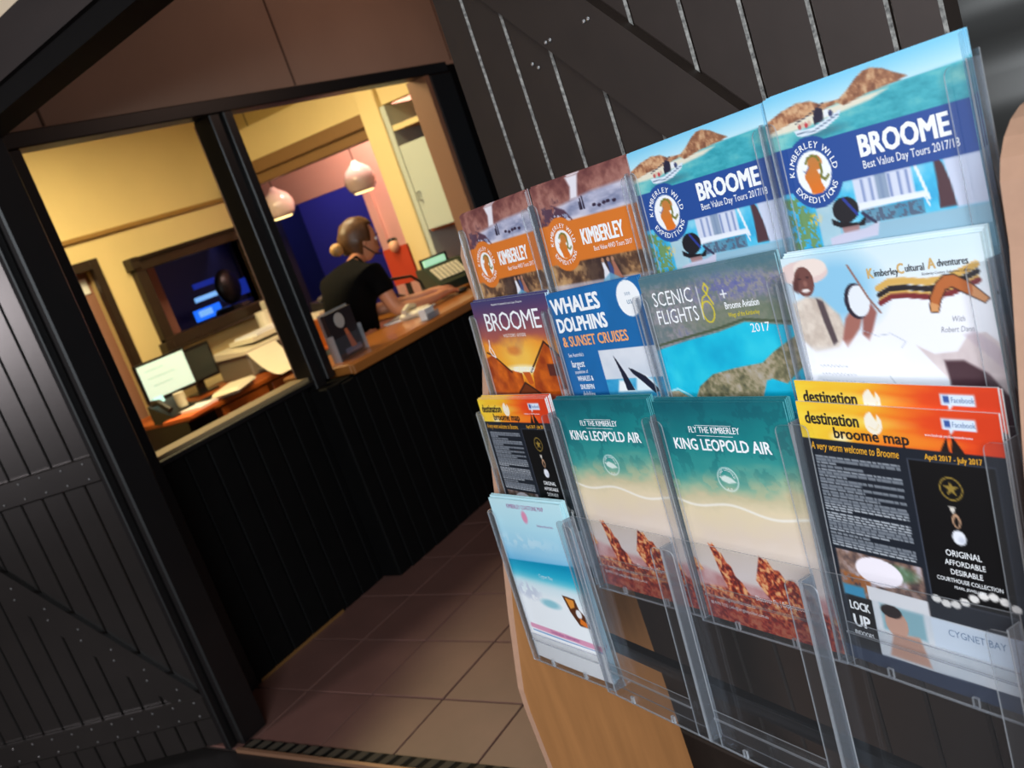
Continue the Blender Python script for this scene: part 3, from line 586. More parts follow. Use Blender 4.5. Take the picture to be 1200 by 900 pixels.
def d_coast():
    im = grad([(0, (196, 234, 242)), (.2, (180, 226, 240)), (.42, (150, 206, 234)), (.5, (110, 186, 226))], PY / 210)
    im = over(im, W_, mell(70, 70, 80, 10, 12) * .3 * (nz(12, 81) > .4)); im = over(im, grad([(0, (10, 146, 186)), (.5, (40, 176, 208)), (1, (150, 220, 232))], (PY - 104) / 36), ss(103, 105, PY - (PX - 60) * .05 * -1))
    im = over(im, grad([(0, (206, 232, 240)), (1, (240, 246, 250))], (PY - 138) / 30), ss(130, 146, PY)); im = over(im, (190, 200, 220), mell(38, 158, 34, 14, 10) * (nz(8, 82) > .45) * .7); im = over(im, (120, 190, 206), mell(98, 172, 26, 7, 5) * .8)
    im = over(im, (88, 48, 28), mpoly([(140, 150), (172, 152), (176, 168), (188, 178), (192, 196), (166, 196), (150, 176)], 1.2)); im = over(im, (226, 146, 60), mpoly([(146, 153), (168, 155), (166, 166), (154, 170)])); im = over(im, (240, 240, 244), mell(172, 176, 7, 7)); im = over(im, (226, 120, 40), mpoly([(172, 182), (190, 190), (184, 196), (168, 192)]))
    im = over(im, (206, 80, 130), mline([(14, 223), (120, 224), (206, 226)], 9) * .55); im = over(im, (40, 110, 180), mline([(14, 231), (208, 232)], 1.6)); im = over(im, (236, 110, 150), mell(100, 27, 8, 10, 4) * .7); im = over(im, W_, mrect(-5, 234, 215, 290))
    return im, [([('KIMBERLEY COASTLINE MAP', 7, 108, 14, dict(align='CENTER', xs=.84, bold=.01)), ('Kimberley Marine Parks', 3.5, 130, 40, dict(xs=.9)), ('Destination  Information', 6, 112, 226, dict(align='CENTER', xs=.9, bold=.01))], (168, 92, 150)), ([('Cygnet Bay', 6, 108, 128, dict(align='CENTER', bold=.01))], (190, 230, 240))]

M_print = bpy.data.materials.new('coated_print'); M_print.use_nodes = True
_n = M_print.node_tree; _b = _n.nodes['Principled BSDF']; _a = _n.nodes.new('ShaderNodeAttribute'); _a.attribute_name = 'print'
_n.links.new(_a.outputs['Color'], _b.inputs['Base Color']); _b.inputs['Roughness'].default_value = .4; _b.inputs['Specular IOR Level'].default_value = .35
M_paper = mat('paper_edge', (232, 238, 242), .6)
INK = {}
def ink(c):
    k = 'ink_%02x%02x%02x' % tuple(c)
    return mat(k, c, .5)

SH = 0.280
def bow(x, y, amp):   # x,y in metres from the top left corner (y down)
    return amp * math.sin(PI * min(max(x / .21, 0), 1)) * (0.25 + 0.75 * y / SH)
def sheet_meshes(key, fn, thick, amp, edge):
    """a bound brochure: paper block with its printed front (colour grid) and lettering meshes"""
    img, texts = fn(); img = np.clip(img, 0, 255) / 255.0; img = np.where(img <= .04045, img / 12.92, ((img + .055) / 1.055) ** 2.4)
    V = []; F = []
    for j in range(GY):
        for i in range(GX):
            x = .21 * i / (GX - 1); y = SH * j / (GY - 1); V.append((x, -y, bow(x, y, amp)))
    for j in range(GY - 1):
        for i in range(GX - 1):
            a = j * GX + i; F.append((a, a + GX, a + GX + 1, a + 1))
    nf = len(F); base = len(V)
    # paper block behind the printed face
    ring = [(i, 0) for i in range(GX)] + [(GX - 1, j) for j in range(1, GY)] + [(i, GY - 1) for i in range(GX - 2, -1, -1)] + [(0, j) for j in range(GY - 2, 0, -1)]
    ring = [r for k, r in enumerate(ring) if r[0] % 10 == 0 and r[1] % 12 == 0]
    for i, j in ring:
        x, y, z = V[j * GX + i]; V.append((x, y, z - .00005)); V.append((x, y, z - thick))
    n = len(ring)
    for k in range(n):
        a = base + 2 * k; b = base + 2 * ((k + 1) % n); F.append((a, b, b + 1, a + 1))
    F.append([base + 2 * k + 1 for k in range(n)])
    me = bpy.data.meshes.new(key); me.from_pydata(V, [], F)
    ca = me.color_attributes.new('print', 'FLOAT_COLOR', 'POINT'); arr = np.ones((len(V), 4), np.float32); arr[:base, :3] = img.reshape(-1, 3)
    ca.data.foreach_set('color', arr.ravel())
    mi = np.zeros(len(F), np.int32); mi[nf:] = 1; me.polygons.foreach_set('material_index', mi)
    me.materials.append(M_print); me.materials.append(mat('edge_' + key, edge, .5)); me.update()
    L = []; v2, f2, mi2 = [], [], []; m2 = bpy.data.meshes.new('lettering')
    for gi, (group, c) in enumerate(texts):
        for s, size, x, y, kw in group:
            a, b = mesh_text(s, size, x, y, **kw); o = len(v2)
            v2 += [(p[0] / 1000, -p[1] / 1000, bow(p[0] / 1000, p[1] / 1000, amp) + .0003 + p[2]) for p in a]; f2 += [[i + o for i in q] for q in b]; mi2 += [gi] * len(b)
        m2.materials.append(ink(c))
    m2.from_pydata(v2, [], f2); m2.polygons.foreach_set('material_index', mi2); L.append(m2)
    return me, L

# ---- the rack's own frame, measured from the photograph (metres)
O3 = Vector((-0.8957, 1.2336, 1.4530)); U3 = Vector((0.89898, -0.43800, 0.02941)); UH = Vector((U3.x, U3.y, 0)).normalized(); NA = Vector((0.43800, 0.89898, 0))
CW = 0.225
ROW = [(0, 0), (-.0315, .1449), (-.0705, .2870), (-.1147, .4406)]
def rw(s, n, z): return O3 + UH * s + NA * n + Vector((0, 0, z - O3.z))
TILT = math.radians(5.0)
def frame(p, ux):
    ux = ux.normalized(); up = Vector((0, 0, math.cos(TILT))) + NA * math.sin(TILT); up = (up - ux * up.dot(ux)).normalized(); z = ux.cross(up)
    return Matrix(((ux.x, up.x, z.x, p.x), (ux.y, up.y, z.y, p.y), (ux.z, up.z, z.z, p.z), (0, 0, 0, 1)))
def cell(c, r, tl=None, tr=None):
    a, b = ROW[r]; pl = O3 + NA * a
    if tl is None:
        p = O3 + U3 * (c * CW) + NA * a - Vector((0, 0, b)); return frame(p, U3), .209
    p = on_plane(*tl, pl, NA); q = on_plane(*tr, pl, NA)
    return frame(p, q - p), (q - p).length

rack = thing('brochure_rack', 'wood sided brochure stand with four rows of clear acrylic pockets', 'rack', rw(0.45, 0, 0))
rinv = rack.matrix_basis.inverted()
def rpart(name, bm, m, M=None, **k):
    o = obj(name, bm, m, rack, **k)
    if M is not None: o.matrix_local = Matrix.Translation(-rack.location) @ M
    return o
prof = [(.095, 0), (.095, 1.36), (.085, 1.42), (.062, 1.452), (.035, 1.462), (.012, 1.452), (-.002, 1.42), (-.004, 1.31), (-.049, 1.194), (-.083, 1.06), (-.117, .926), (-.144, .827), (-.166, .735), (-.174, .70), (-.176, .66), (-.174, .5), (-.176, 0)]
def side(s, dn=0.0, dz=0.0, th=.02, pf=None):
    bm = prism([rw(s, n + dn, z + (dz if z > 0 else 0)) - rack.location for n, z in (pf or prof)], UH * th)
    for f in bm.faces: f.material_index = 0 if abs(f.normal.dot(UH)) > .9 else 1
    obj('side_panel', bm, [M_beech, M_beechedge], rack)
side(-.034, dz=-.035)
side(.918, th=.026, pf=[(.075, 0), (.075, 1.31)] + [(.0125 + .0625 * math.cos(math.radians(q)), 1.352 + .066 * math.sin(math.radians(q))) for q in range(0, 181, 15)] + [(-.0535, 1.32), (-.084, 1.2), (-.118, 1.06), (-.150, .926), (-.18, .827), (-.205, .73), (-.21, .68), (-.21, 0)])
for zz in (.800, 1.26):
    nn_ = -.118 if zz < 1 else -.0
    p = rw(0, nn_ + .03, zz); bm = prism([rw(-.012, nn_, zz - .011) - rack.location, rw(-.012, nn_ + .012, zz - .011) - rack.location, rw(-.012, nn_ + .012, zz + .009) - rack.location, rw(-.012, nn_, zz + .009) - rack.location], UH * .94)
    obj('support_rail', bm, M_blk, rack)

def pocket_bm(w_, empty=False):
    """clear pocket in cell coordinates: x 0..w_ (sheet), y up from the sheet top, z towards the viewer"""
    bm = bmesh.new(); t = .0018; x0, x1 = -.0075, w_ + .0065; y0, y1 = -.287, -.017; zf, zb = .0045, -.0125
    def bx2(a, b, edge_axes=()):
        fs = box(bm, a, b)
        d = [abs(b[i] - a[i]) for i in range(3)]; thin = d.index(min(d))
        for f in fs:
            f.normal_update()
            if abs(f.normal[thin]) < .5: f.material_index = 1
    bx2((x0, y0, zb - t), (x1, y1 + .002, zb))                     # back plate
    for xa in (x0, x1 - t):                                        # side walls
        for f in box(bm, (xa, y0, zb), (xa + t, y1 - .004, zf)): f.normal_update(); f.material_index = 2 if abs(f.normal.x) > .5 else 1
    bx2((x0, y0, zb), (x1, y0 + t, zf))                            # floor
    # one-piece front: two tall returns with rounded tops joined by a low panel
    R = .008; sw = .021; lp = y0 + .052; o = []
    def arc(cx, cy, a0, a1, r=R, n=5): return [(cx + r * math.cos(math.radians(a0 + (a1 - a0) * k / n)), cy + r * math.sin(math.radians(a0 + (a1 - a0) * k / n))) for k in range(n + 1)]
    yt = y1 - .006
    left = [(x0, y0), (x0, yt)] + arc(x0 + sw - R, yt - R, 90, 0) + [(x0 + sw, lp + R)]
    rght = [(x1 - sw, lp + R)] + arc(x1 - sw + R, yt - R, 180, 90) + [(x1, yt), (x1, y0)]
    def plate(pts):
        b2 = len(bm.faces); prism([(x, y, zf) for x, y in pts], (0, 0, t), bm)
        bm.faces.ensure_lookup_table()
        for f in bm.faces[b2:]:
            f.normal_update(); f.material_index = 0 if abs(f.normal.z) > .5 else 1
    plate([(x0, y0)] + [p for p in left[1:]] + [(x0 + sw, y0)])
    plate([(x1 - sw, y0)] + rght)
    plate([(x0 + sw, y0), (x0 + sw, lp), (x1 - sw, lp), (x1 - sw, y0)])
    # raised embossing line and clips of the low panel
    bx2((x0 + sw, lp - .012, zf + t), (x1 - sw, lp - .010, zf + t + .0015))
    for fx in (.3, .7):
        bx2((x0 + (x1 - x0) * fx - .003, y0 + .004, zf + t), (x0 + (x1 - x0) * fx + .003, y0 + .014, zf + t + .003))
    return bm

OBS = {(0, 0): ((538, 254), (614.5, 225)), (1, 0): ((620, 222), (733.5, 183)), (2, 0): ((734, 181), (890, 122)), (3, 0): ((893.5, 119), (1122, 38)),
       (0, 1): ((551, 355), (638, 343)), (1, 1): ((637, 347), (746, 324)), (2, 1): ((747, 328), (907, 296)), (3, 1): ((914, 304), (1148, 272)),
       (0, 2): ((559, 468), (638, 467)), (1, 2): ((647, 469), (757, 467)), (2, 2): ((764, 471), (917, 471)), (3, 2): ((932, 470), (1170, 485)),
       (0, 3): ((572, 583), (655, 592))}
DES = {}
def design(key, *a):
    DES[key] = sheet_meshes(key, *a)
design('gorge_tours_brochure', d_kimberley, .0014, .0005, (196, 180, 184))
design('beach_tours_brochure', d_broome, .0014, .0005, (150, 206, 232))
design('visitors_guide', d_visitor, .0022, .0010, (190, 214, 230))
design('whale_cruise_brochure', d_whales, .0014, .0010, (52, 128, 186))
design('scenic_flights_brochure', d_scenic, .0014, .0010, (150, 190, 200))
design('cultural_tour_brochure', d_cultural, .0016, .0012, (216, 236, 242))
design('town_map', d_destination, .0022, .0015, (240, 236, 236))
design('air_charter_brochure', d_king, .0014, .0015, (90, 170, 176))
design('coastline_map', d_coast, .0012, .0012, (190, 230, 238))
# (column, row): design, copies in the stack, gap between copies, label of the front copy, words for the copies behind
CEL = {(0, 0): ('gorge_tours_brochure', 3, .0022, 'orange banded KIMBERLEY tours brochure in the far left top pocket', 'KIMBERLEY tours brochures behind the front copy, far left top pocket'),
       (1, 0): ('gorge_tours_brochure', 3, .0022, 'orange banded KIMBERLEY tours brochure in the second top pocket from the left', 'KIMBERLEY tours brochures behind the front copy, second top pocket'),
       (2, 0): ('beach_tours_brochure', 3, .0024, 'blue banded BROOME day tours brochure in the third top pocket from the left', 'BROOME day tours brochures behind the front copy, third top pocket'),
       (3, 0): ('beach_tours_brochure', 5, .0024, 'blue banded BROOME day tours brochure in the nearest, right top pocket', 'BROOME day tours brochures behind the front copy, right top pocket'),
       (0, 1): ('visitors_guide', 3, .0026, 'purple and orange BROOME visitors guide with tin roofs at sunset', 'visitors guides stacked behind the purple and orange front copy'),
       (1, 1): ('whale_cruise_brochure', 3, .0022, 'blue WHALES DOLPHINS brochure with two whale tails', 'blue whale cruise brochures behind the front copy'),
       (2, 1): ('scenic_flights_brochure', 3, .0022, 'SCENIC FLIGHTS brochure showing a turquoise bay and rocky headland', 'scenic flights brochures behind the turquoise bay front copy'),
       (3, 1): ('cultural_tour_brochure', 6, .0020, 'white cultural adventures brochure with man in hat and boomerang', 'white cultural adventures brochures fanned behind the front copy'),
       (0, 2): ('town_map', 4, .0028, 'small looking destination broome map in the far left third row pocket', 'destination broome maps behind the front copy, far left pocket'),
       (1, 2): ('air_charter_brochure', 5, .0021, 'teal and sand air charter brochure in the second pocket from the left', 'air charter brochures behind the front copy, second pocket'),
       (2, 2): ('air_charter_brochure', 5, .0021, 'teal and sand air charter brochure in the third pocket, beside the large town map', 'air charter brochures behind the front copy, third pocket'),
       (3, 2): ('town_map', 3, .0026, 'large destination broome map with black jewellery panel, nearest right pocket', 'destination broome maps tucked behind the large front map'),
       (0, 3): ('coastline_map', 6, .0018, 'pale blue coastline map in the lowest left pocket', 'coastline maps fanned behind the front copy in the lowest left pocket')}
ORD = ['', 'second', 'third', 'fourth', 'fifth', 'sixth']
WORDS = {(0, 0): 'orange KIMBERLEY brochures in the far left top pocket', (1, 0): 'orange KIMBERLEY brochures in the second top pocket', (2, 0): 'blue BROOME brochures in the third top pocket',
         (3, 0): 'blue BROOME brochures in the nearest top pocket', (0, 1): 'purple visitors guides under the orange brochures', (1, 1): 'blue whale cruise brochures', (2, 1): 'scenic flights brochures with turquoise bay',
         (3, 1): 'fanned white cultural adventures brochures', (0, 2): 'town maps in the far left pocket', (1, 2): 'teal air charter brochures in the second pocket', (2, 2): 'teal air charter brochures in the third pocket',
         (3, 2): 'large town maps in the nearest pocket', (0, 3): 'pale blue coastline maps in the lowest pocket'}
for r in range(4):
    for c in range(4):
        if (c, r) in OBS: M, w_ = cell(c, r, *OBS[(c, r)])
        else: M, w_ = cell(c, r)
        o = obj('pocket', pocket_bm(w_), [M_acr, M_acre, M_acrs], rack); o.matrix_local = Matrix.Translation(-rack.location) @ M
        if (c, r) in CEL:
            key, n, gap, lab, lab2 = CEL[(c, r)]; me, L = DES[key]; sx = w_ / .21
            S = Matrix.Diagonal((sx, 1, 1, 1))
            t = bpy.data.objects.new(key, me); C.objects.link(t); t.matrix_world = M @ S; tag(t, lab, 'map' if 'map' in key else 'brochure')
            for m2 in L:
                l = bpy.data.objects.new('lettering', m2); l['kind'] = 'stuff'; C.objects.link(l); l.parent = t
            for k in range(1, n):
                b = bpy.data.objects.new(key, me); C.objects.link(b)
                dy = random.uniform(-.001, .002) + (.0008 * k); dx = random.uniform(-.0006, .0012) + .0003 * k
                if (c, r) == (3, 2): dy = .021 if k == 1 else .019; dx = .001 * k
                if (c, r) == (3, 2) and k == 1:
                    for m2 in L:
                        l = bpy.data.objects.new('lettering', m2); l['kind'] = 'stuff'; C.objects.link(l); l.parent = b
                b.matrix_world = M @ Matrix.Translation((dx, dy, -gap * k)) @ S
                if (c, r) == (3, 2) and k == 1: tag(b, 'second destination map, its orange heading showing above the large front map', 'map')
                else: tag(b, ORD[k] + ' copy from the front, ' + WORDS[(c, r)], 'map' if 'map' in key else 'brochure', group=lab2)

# ================================================================== THE OFFICE BEHIND THE PARTITION
XB = -5.6
def wx(px, py, x=XB): return at(px, py, 0, x)
bm = bmesh.new()
box(bm, (XB - .1, 3.72, 0), (XB, 3.97 + .0, 1.93)); box(bm, (XB - .1, 1.0, 0), (XB, 3.0, 1.93)); box(bm, (XB - .1, 3.0, 1.76), (XB, 3.72, 1.93))
box(bm, (XB - .1, 3.97, 0), (XB, 5.02, 1.10)); box(bm, (XB - .1, 3.97, 1.68), (XB, 5.02, 1.93)); box(bm, (XB - .1, 5.02 - .06, 0), (XB, 5.10, 1.93))
box(bm, (XB - .1, 1.0, 1.93), (XB, 5.10, 2.86))
struct('wall_back', bm, M_cream)
struct('trim_3', bx((XB, 1.0, 1.925), (XB + .03, 5.0, 1.955), bev=.004), mat('picture_rail', (150, 116, 60), .5))
d2 = tag(bpy.data.objects.new('door_2', None), kind='structure'); C.objects.link(d2)
obj('frame', bx((XB - .02, 3.70, 0), (XB + .03, 3.76, 1.80), bev=.004), M_dkframe, d2)
obj('frame', bx((XB - .02, 2.96, 1.735), (XB + .03, 3.70, 1.80), bev=.004), M_dkframe, d2)
obj('door_panel', bx((XB - .12, 2.96, 0), (XB - .09, 3.74, 1.76)), mat('brown_pink_door', (150, 108, 92), .6), d2)
bm = bx((XB - .088, 3.50, 1.60), (XB - .08, 3.69, 1.70)); obj('door_sign', bm, M_white, d2)
obj('door_sign_disc', lathe([(.03, 0), (.03, .004)], 16, M=Matrix.Translation((XB - .08, 3.6, 1.65)) @ Matrix.Rotation(PI / 2, 4, 'Y')), M_red, d2)

# serving hatch with dark moulded frame, blue-lit room beyond
w1 = tag(bpy.data.objects.new('window_1', None), kind='structure'); C.objects.link(w1)
y0, y1, z0, z1 = 4.02, 4.96, 1.12, 1.66
def yb(name, a, b, m, bev=.006): return obj(name, bx(a, b, bev=bev), m, w1)
yb('frame', (XB, y0 - .05, z0 - .03), (XB + .06, y0 + .035, z1 + .03), M_dkframe); yb('frame', (XB, y1 - .035, z0 - .03), (XB + .06, y1 + .05, z1 + .03), M_dkframe)
yb('frame', (XB, y0 - .05, z1 - .03), (XB + .065, y1 + .05, z1 + .05), M_dkframe); yb('frame', (XB, y0 - .05, z0 - .05), (XB + .065, y1 + .05, z0 + .035), M_dkframe)
yb('frame_moulding', (XB + .06, y0 - .07, z1 + .045), (XB + .10, y1 + .07, z1 + .065), M_dkframe); yb('frame_moulding', (XB + .06, y0 - .07, z0 - .065), (XB + .10, y1 + .07, z0 - .045), M_dkframe)
yb('corner_block', (XB + .0, y0 - .08, z1 - .01), (XB + .09, y0 - .01, z1 + .07), M_dkframe); yb('corner_block', (XB + .0, y0 - .08, z0 - .07), (XB + .09, y0 - .01, z0 + .01), M_dkframe)
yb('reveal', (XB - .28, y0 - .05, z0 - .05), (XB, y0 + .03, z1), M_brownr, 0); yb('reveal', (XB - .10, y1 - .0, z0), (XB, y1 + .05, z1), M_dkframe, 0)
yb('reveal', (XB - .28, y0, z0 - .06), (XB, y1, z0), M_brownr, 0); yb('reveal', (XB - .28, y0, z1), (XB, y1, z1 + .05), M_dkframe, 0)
# room beyond the hatch
struct('wall_hatch_room', bx((-7.6, 2.9, 0), (-7.5, 9, 2.86)), mat('dark_blue_room', (30, 34, 70), .7))
Mb1 = mat('blue_lit_window', (20, 60, 200), .5, emit=(30, 110, 255), es=1.1); Mb2 = mat('pale_blue_lit_window', (90, 140, 220), .5, emit=(130, 190, 255), es=.9); Mb3 = mat('deep_blue_lit_window', (10, 20, 90), .5, emit=(20, 50, 170), es=.55)
w2 = tag(bpy.data.objects.new('window_2', None), kind='structure'); C.objects.link(w2)
def hat(px0, py0, px1, py1, m, nm='pane', x=-7.0):
    a = at(px0, py0, 0, x); b = at(px1, py1, 0, x); obj(nm, bx((x - .01, min(a.y, b.y), min(a.z, b.z)), (x + .01, max(a.y, b.y), max(a.z, b.z))), m, w2)
obj('screen_panel', bx((-6.0, 4.28, 1.0), (-5.98, 4.44, 1.75)), mat('brown_pink_panel', (150, 100, 90), .6), w2)
hat(252, 328, 262, 343, Mb1); hat(228, 350, 262, 343, Mb2); hat(232, 378, 256, 354, Mb1); hat(228, 340, 250, 325, Mb3); hat(272, 350, 305, 318, Mb3); hat(236, 372, 247, 360, Mb2, x=-6.98)
# blue-lit panes keep their edges dark; a stool-like silhouette in the hatch room
sil = thing('bar_stool', 'dark stool shape seen through the framed hatch against blue windows', 'stool', (-6.6, 5.53, 0.0))
obj('backrest', ball((0, 0, 1.30), .13, sx=.5, sy=1, sz=1.2), M_blk, sil, smooth=True); obj('seat', lathe([(.17, 1.08), (.19, 1.11), (.17, 1.14)], 16), M_blk, sil); obj('post', lathe([(.03, 0.02), (.03, 1.1)], 10), M_blk, sil); obj('base', lathe([(.2, 0), (.2, .02)], 16), M_blk, sil)

# garland, ribbon, round tag by the middle post
g = thing('bead_garland', 'string of gold beads and dark twigs hanging at the hatch corner', 'garland', (XB + .12, 4.90, 1.30))
for k in range(9): obj('bead', ball((0, .02 * math.sin(k * 2.1), .46 - k * .05), .024, u=8, v=6), M_gold, g, smooth=True)
bm = bmesh.new()
for k in range(6): tube([(0, 0, .42 - k * .07), (.02, .03 * (-1) ** k, .39 - k * .07), (.02, .06 * (-1) ** k, .35 - k * .07)], .009, 5, bm)
tag(obj('twig', bm, M_dkframe, g), kind='stuff')
tw = thing('dried_branch', 'dried brown branch above the red ribbon beside the middle post', 'branch', (XB + .10, 4.93, 1.86)); bm = bmesh.new()
tube([(0, -.03, .17), (0, 0, .08), (0, .05, 0), (0, .1, -.03)], .014, 6, bm); tube([(0, .0, .08), (0, -.03, .0)], .008, 6, bm); obj('stem', bm, M_dkframe, tw)
rb = thing('red_ribbon', 'red ribbon hanging on the cream wall left of the middle post', 'ribbon', (XB + .08, 4.97, 1.72)); obj('strand', tube([(0, 0, .17), (0, .01, .1), (0, .035, 0.02), (0, .06, 0)], .014, 6), M_red, rb)
sg = thing('round_tag', 'white card with a red disc beside the middle post', 'tag', (XB + .10, 5.0, 1.36)); obj('card', bx((-.005, -.05, -.10), (.0, .09, .10)), M_white, sg); obj('disc', lathe([(.085, 0), (.085, .006)], 20, M=Matrix.Rotation(PI / 2, 4, 'Y')), M_red, sg)

# ---- desk with things on it, placed in a row along the back wall
dk = thing('office_desk', 'orange-brown office desk with drawers under the monitor', 'desk', (-5.15, 4.1, 0))
obj('top', bx((-.40, -.75, .70), (.38, 1.0, .73), bev=.004), M_orange, dk)
for y in (-.50, -.06): 
    obj('drawer', bx((.30, y, .50), (.37, y + .40, .69), bev=.004), M_orange, dk); obj('drawer', bx((.30, y, .28), (.37, y + .40, .48), bev=.004), M_orange, dk)
    d_ = dk.children[-1]; 
    for q in (dk.children[-1], dk.children[-2]):
        zz = .59 if q.data.vertices[0].co.z > .45 else .38
        obj('knob', ball((.38, y + .2, zz), .014, u=8, v=6), M_gold, q)
obj('leg_panel', bx((-.38, -.74, 0), (.34, -.70, .70)), M_blk, dk); obj('leg_panel', bx((-.38, .95, 0), (.34, .99, .70)), M_blk, dk); obj('back_panel', bx((-.38, -.70, 0.1), (-.36, .95, .70)), M_blk, dk)
# monitor
mo = thing('computer_monitor', 'black framed monitor with a white lit screen on the desk', 'monitor', (-5.2, 3.62, .73), math.radians(-12))
obj('screen', bx((.014, -.16, .125), (.018, .16, .345)), mat('lit_screen', (200, 224, 220), .3, emit=(206, 232, 222), es=.55), mo)
obj('casing', bx((-.02, -.175, .10), (.014, .175, .36), bev=.006), M_blk, mo); obj('neck', bx((-.03, -.03, .01), (-.01, .03, .14)), M_blk, mo); obj('foot', bx((-.09, -.10, 0), (.07, .10, .012), bev=.004), M_blk, mo)
bm = bmesh.new()
for k, (a, b) in enumerate(((-.12, .0), (-.12, .06), (-.10, .03))): box(bm, (.0181, a, .30 - k * .05), (.0186, b, .303 - k * .05))
tag(obj('screen_text', bm, mat('screen_grey', (160, 180, 180), .5), mo), kind='stuff')
m2 = thing('computer_monitor', 'dark unlit screen standing right behind the lit monitor', 'monitor', (-5.38, 3.98, .73), math.radians(-8)); obj('casing', bx((-.02, -.14, .08), (.014, .16, .32), bev=.006), M_blk, m2); obj('screen', bx((.014, -.12, .10), (.016, .14, .30)), mat('unlit_screen', (52, 58, 56), .25), m2); obj('foot', bx((-.08, -.08, 0), (.06, .08, .012)), M_blk, m2); obj('neck', bx((-.03, -.03, .01), (-.01, .03, .12)), M_blk, m2)
ph = thing('desk_phone', 'black desk phone with a small lit display at the left end of the desk', 'phone', (-4.95, 3.40, .73)); obj('body', prism([(-.10, -.09, 0), (.10, -.09, 0), (.10, -.09, .03), (-.10, -.09, .12)], (0, .19, 0)), M_blk, ph)
obj('display', bx((-.07, -.035, .12), (-.06, .035, .17), M=Matrix.Rotation(-.2, 4, 'Y')), mat('lit_display', (170, 220, 220), .3, emit=(170, 225, 225), es=.9), ph); obj('handset', tube([(-.06, -.07, .13), (.0, -.07, .13), (.08, -.07, .07)], .02, 8), M_blk, ph); obj('cup', lathe([(.03, 0.0), (.034, .09)], 14, M=Matrix.Translation((.04, .05, .05))), M_offw, ph)
def simple(name, label, cat, loc, parts, rz=0, group=None):
    t = thing(name, label, cat, loc, rz, group)
    for nm, b, m in parts: obj(nm, b, m, t)
    return t
simple('paper_folder', 'orange folder and papers lying at the left end of the desk', 'folder', (-4.80, 3.40, .73), [('cover', bx((-.10, -.14, 0), (.12, .13, .02)), mat('orange_card', (226, 110, 50), .6)), ('page', bx((-.08, -.02, .02), (.11, .14, .035)), M_white)], .2)
simple('papers', 'curled cream papers in front of the lit monitor', 'papers', (-4.82, 3.78, .73), [('sheet', bx((-.10, -.17, 0.01), (.10, .17, .05), bev=.02), M_offw)], .5)
simple('keyboard', 'dark keyboard below the lit monitor', 'keyboard', (-4.98, 3.70, .73), [('base', bx((-.07, -.18, 0), (.07, .18, .02), bev=.004), M_blk)])
# printer with paper trays
pr = thing('printer', 'grey printer with a black slot and paper on its lid, right of the screens', 'printer', (-5.2, 4.35, .73))
obj('body', bx((-.18, -.20, 0), (.16, .30, .16), bev=.01), mat('grey_printer_plastic', (120, 112, 96), .4), pr); obj('slot', bx((.155, -.14, .07), (.165, .24, .13)), M_blk, pr)
obj('lid', prism([(-.18, -.22, .16), (.18, -.22, .16), (.18, -.22, .18), (-.18, -.22, .21)], (0, .56, 0)), M_offw, pr); obj('tray', bx((.14, -.16, .02), (.30, .26, .035)), mat('grey_tray', (96, 92, 84), .4), pr)
simple('paper_stack', 'stack of white paper on the printer lid', 'papers', (-5.2, 4.45, .94), [('sheet', bx((-.12, -.18, .0), (.13, .22, .03)), M_offw), ('sheet', bx((-.10, -.14, .03), (.12, .24, .045), M=Matrix.Rotation(.1, 4, 'Z')), M_white)])
def curved_sheet(w_, l, h, th=.003):
    bm = bmesh.new(); n = 10; rows = []
    for k in range(n + 1):
        a = k / n; x = -l / 2 + l * a; z = h * (1 - a) ** 2
        rows.append([bm.verts.new((x, s_ * w_ / 2, z + dz)) for s_ in (-1, 1) for dz in (0, th)])
    for a, b in zip(rows, rows[1:]): bm.faces.new((a[0], a[2], b[2], b[0])); bm.faces.new((a[1], b[1], b[3], a[3])); bm.faces.new((a[0], b[0], b[1], a[1])); bm.faces.new((a[2], a[3], b[3], b[2]))
    bmesh.ops.recalc_face_normals(bm, faces=bm.faces); return bm
simple('document_holder', 'white document pages leaning over the desk edge in front of the printer', 'papers', (-4.72, 4.12, .735), [('sheet', curved_sheet(.26, .24, .18), M_offw)], 0)
bm = bmesh.new(); pts = [(0, -.12, 0)] + [(0, .12 * math.cos(a) + .0, .15 + .12 * math.sin(a)) for a in np.linspace(PI, 0, 10)] + [(0, .12, 0)]; prism(pts, (.012, 0, 0), bm)
simple('card_rack', 'round topped cream card standing beside the leaning pages', 'card', (-4.70, 4.35, .735), [('card', bm, M_offw)], .15)
# shelf organiser with papers at the right end
sh = thing('desk_organiser', 'orange-brown two-tier wooden shelf unit at the right end of the desk', 'shelf', (-5.0, 4.92, .73))
obj('shelf', bx((-.18, -.24, .17), (.22, .09, .195), bev=.003), M_orange, sh); obj('shelf', bx((-.18, -.24, 0.0), (.22, .09, .025)), M_orange, sh); obj('side', bx((-.18, -.24, .025), (.20, -.22, .17)), M_orange, sh); obj('side', bx((-.18, .07, .025), (.20, .09, .17)), M_orange, sh); obj('back', bx((-.18, -.22, .025), (-.16, .07, .17)), M_blk, sh)
simple('papers', 'papers lying in the lower tier of the wooden shelf unit', 'papers', (-4.92, 4.83, .757), [('sheet', bx((-.12, -.10, 0), (.10, .12, .03)), M_offw)], .1)
simple('papers', 'loose cream papers on top of the wooden shelf unit', 'papers', (-4.98, 4.76, .926), [('sheet', bx((-.12, -.06, 0), (.12, .10, .035)), M_offw)], .2)
simple('desk_telephone', 'dark telephone on top of the wooden shelf unit', 'phone', (-4.92, 4.96, .962), [('body', prism([(-.10, -.12, 0), (.12, -.12, 0), (.12, -.12, .02), (-.10, -.12, .07)], (0, .26, 0)), M_blk), ('handset', tube([(-.02, -.10, .07), (-.02, 0, .085), (-.02, .10, .07)], .018, 8), mat('grey_plastic', (90, 88, 84), .4))])
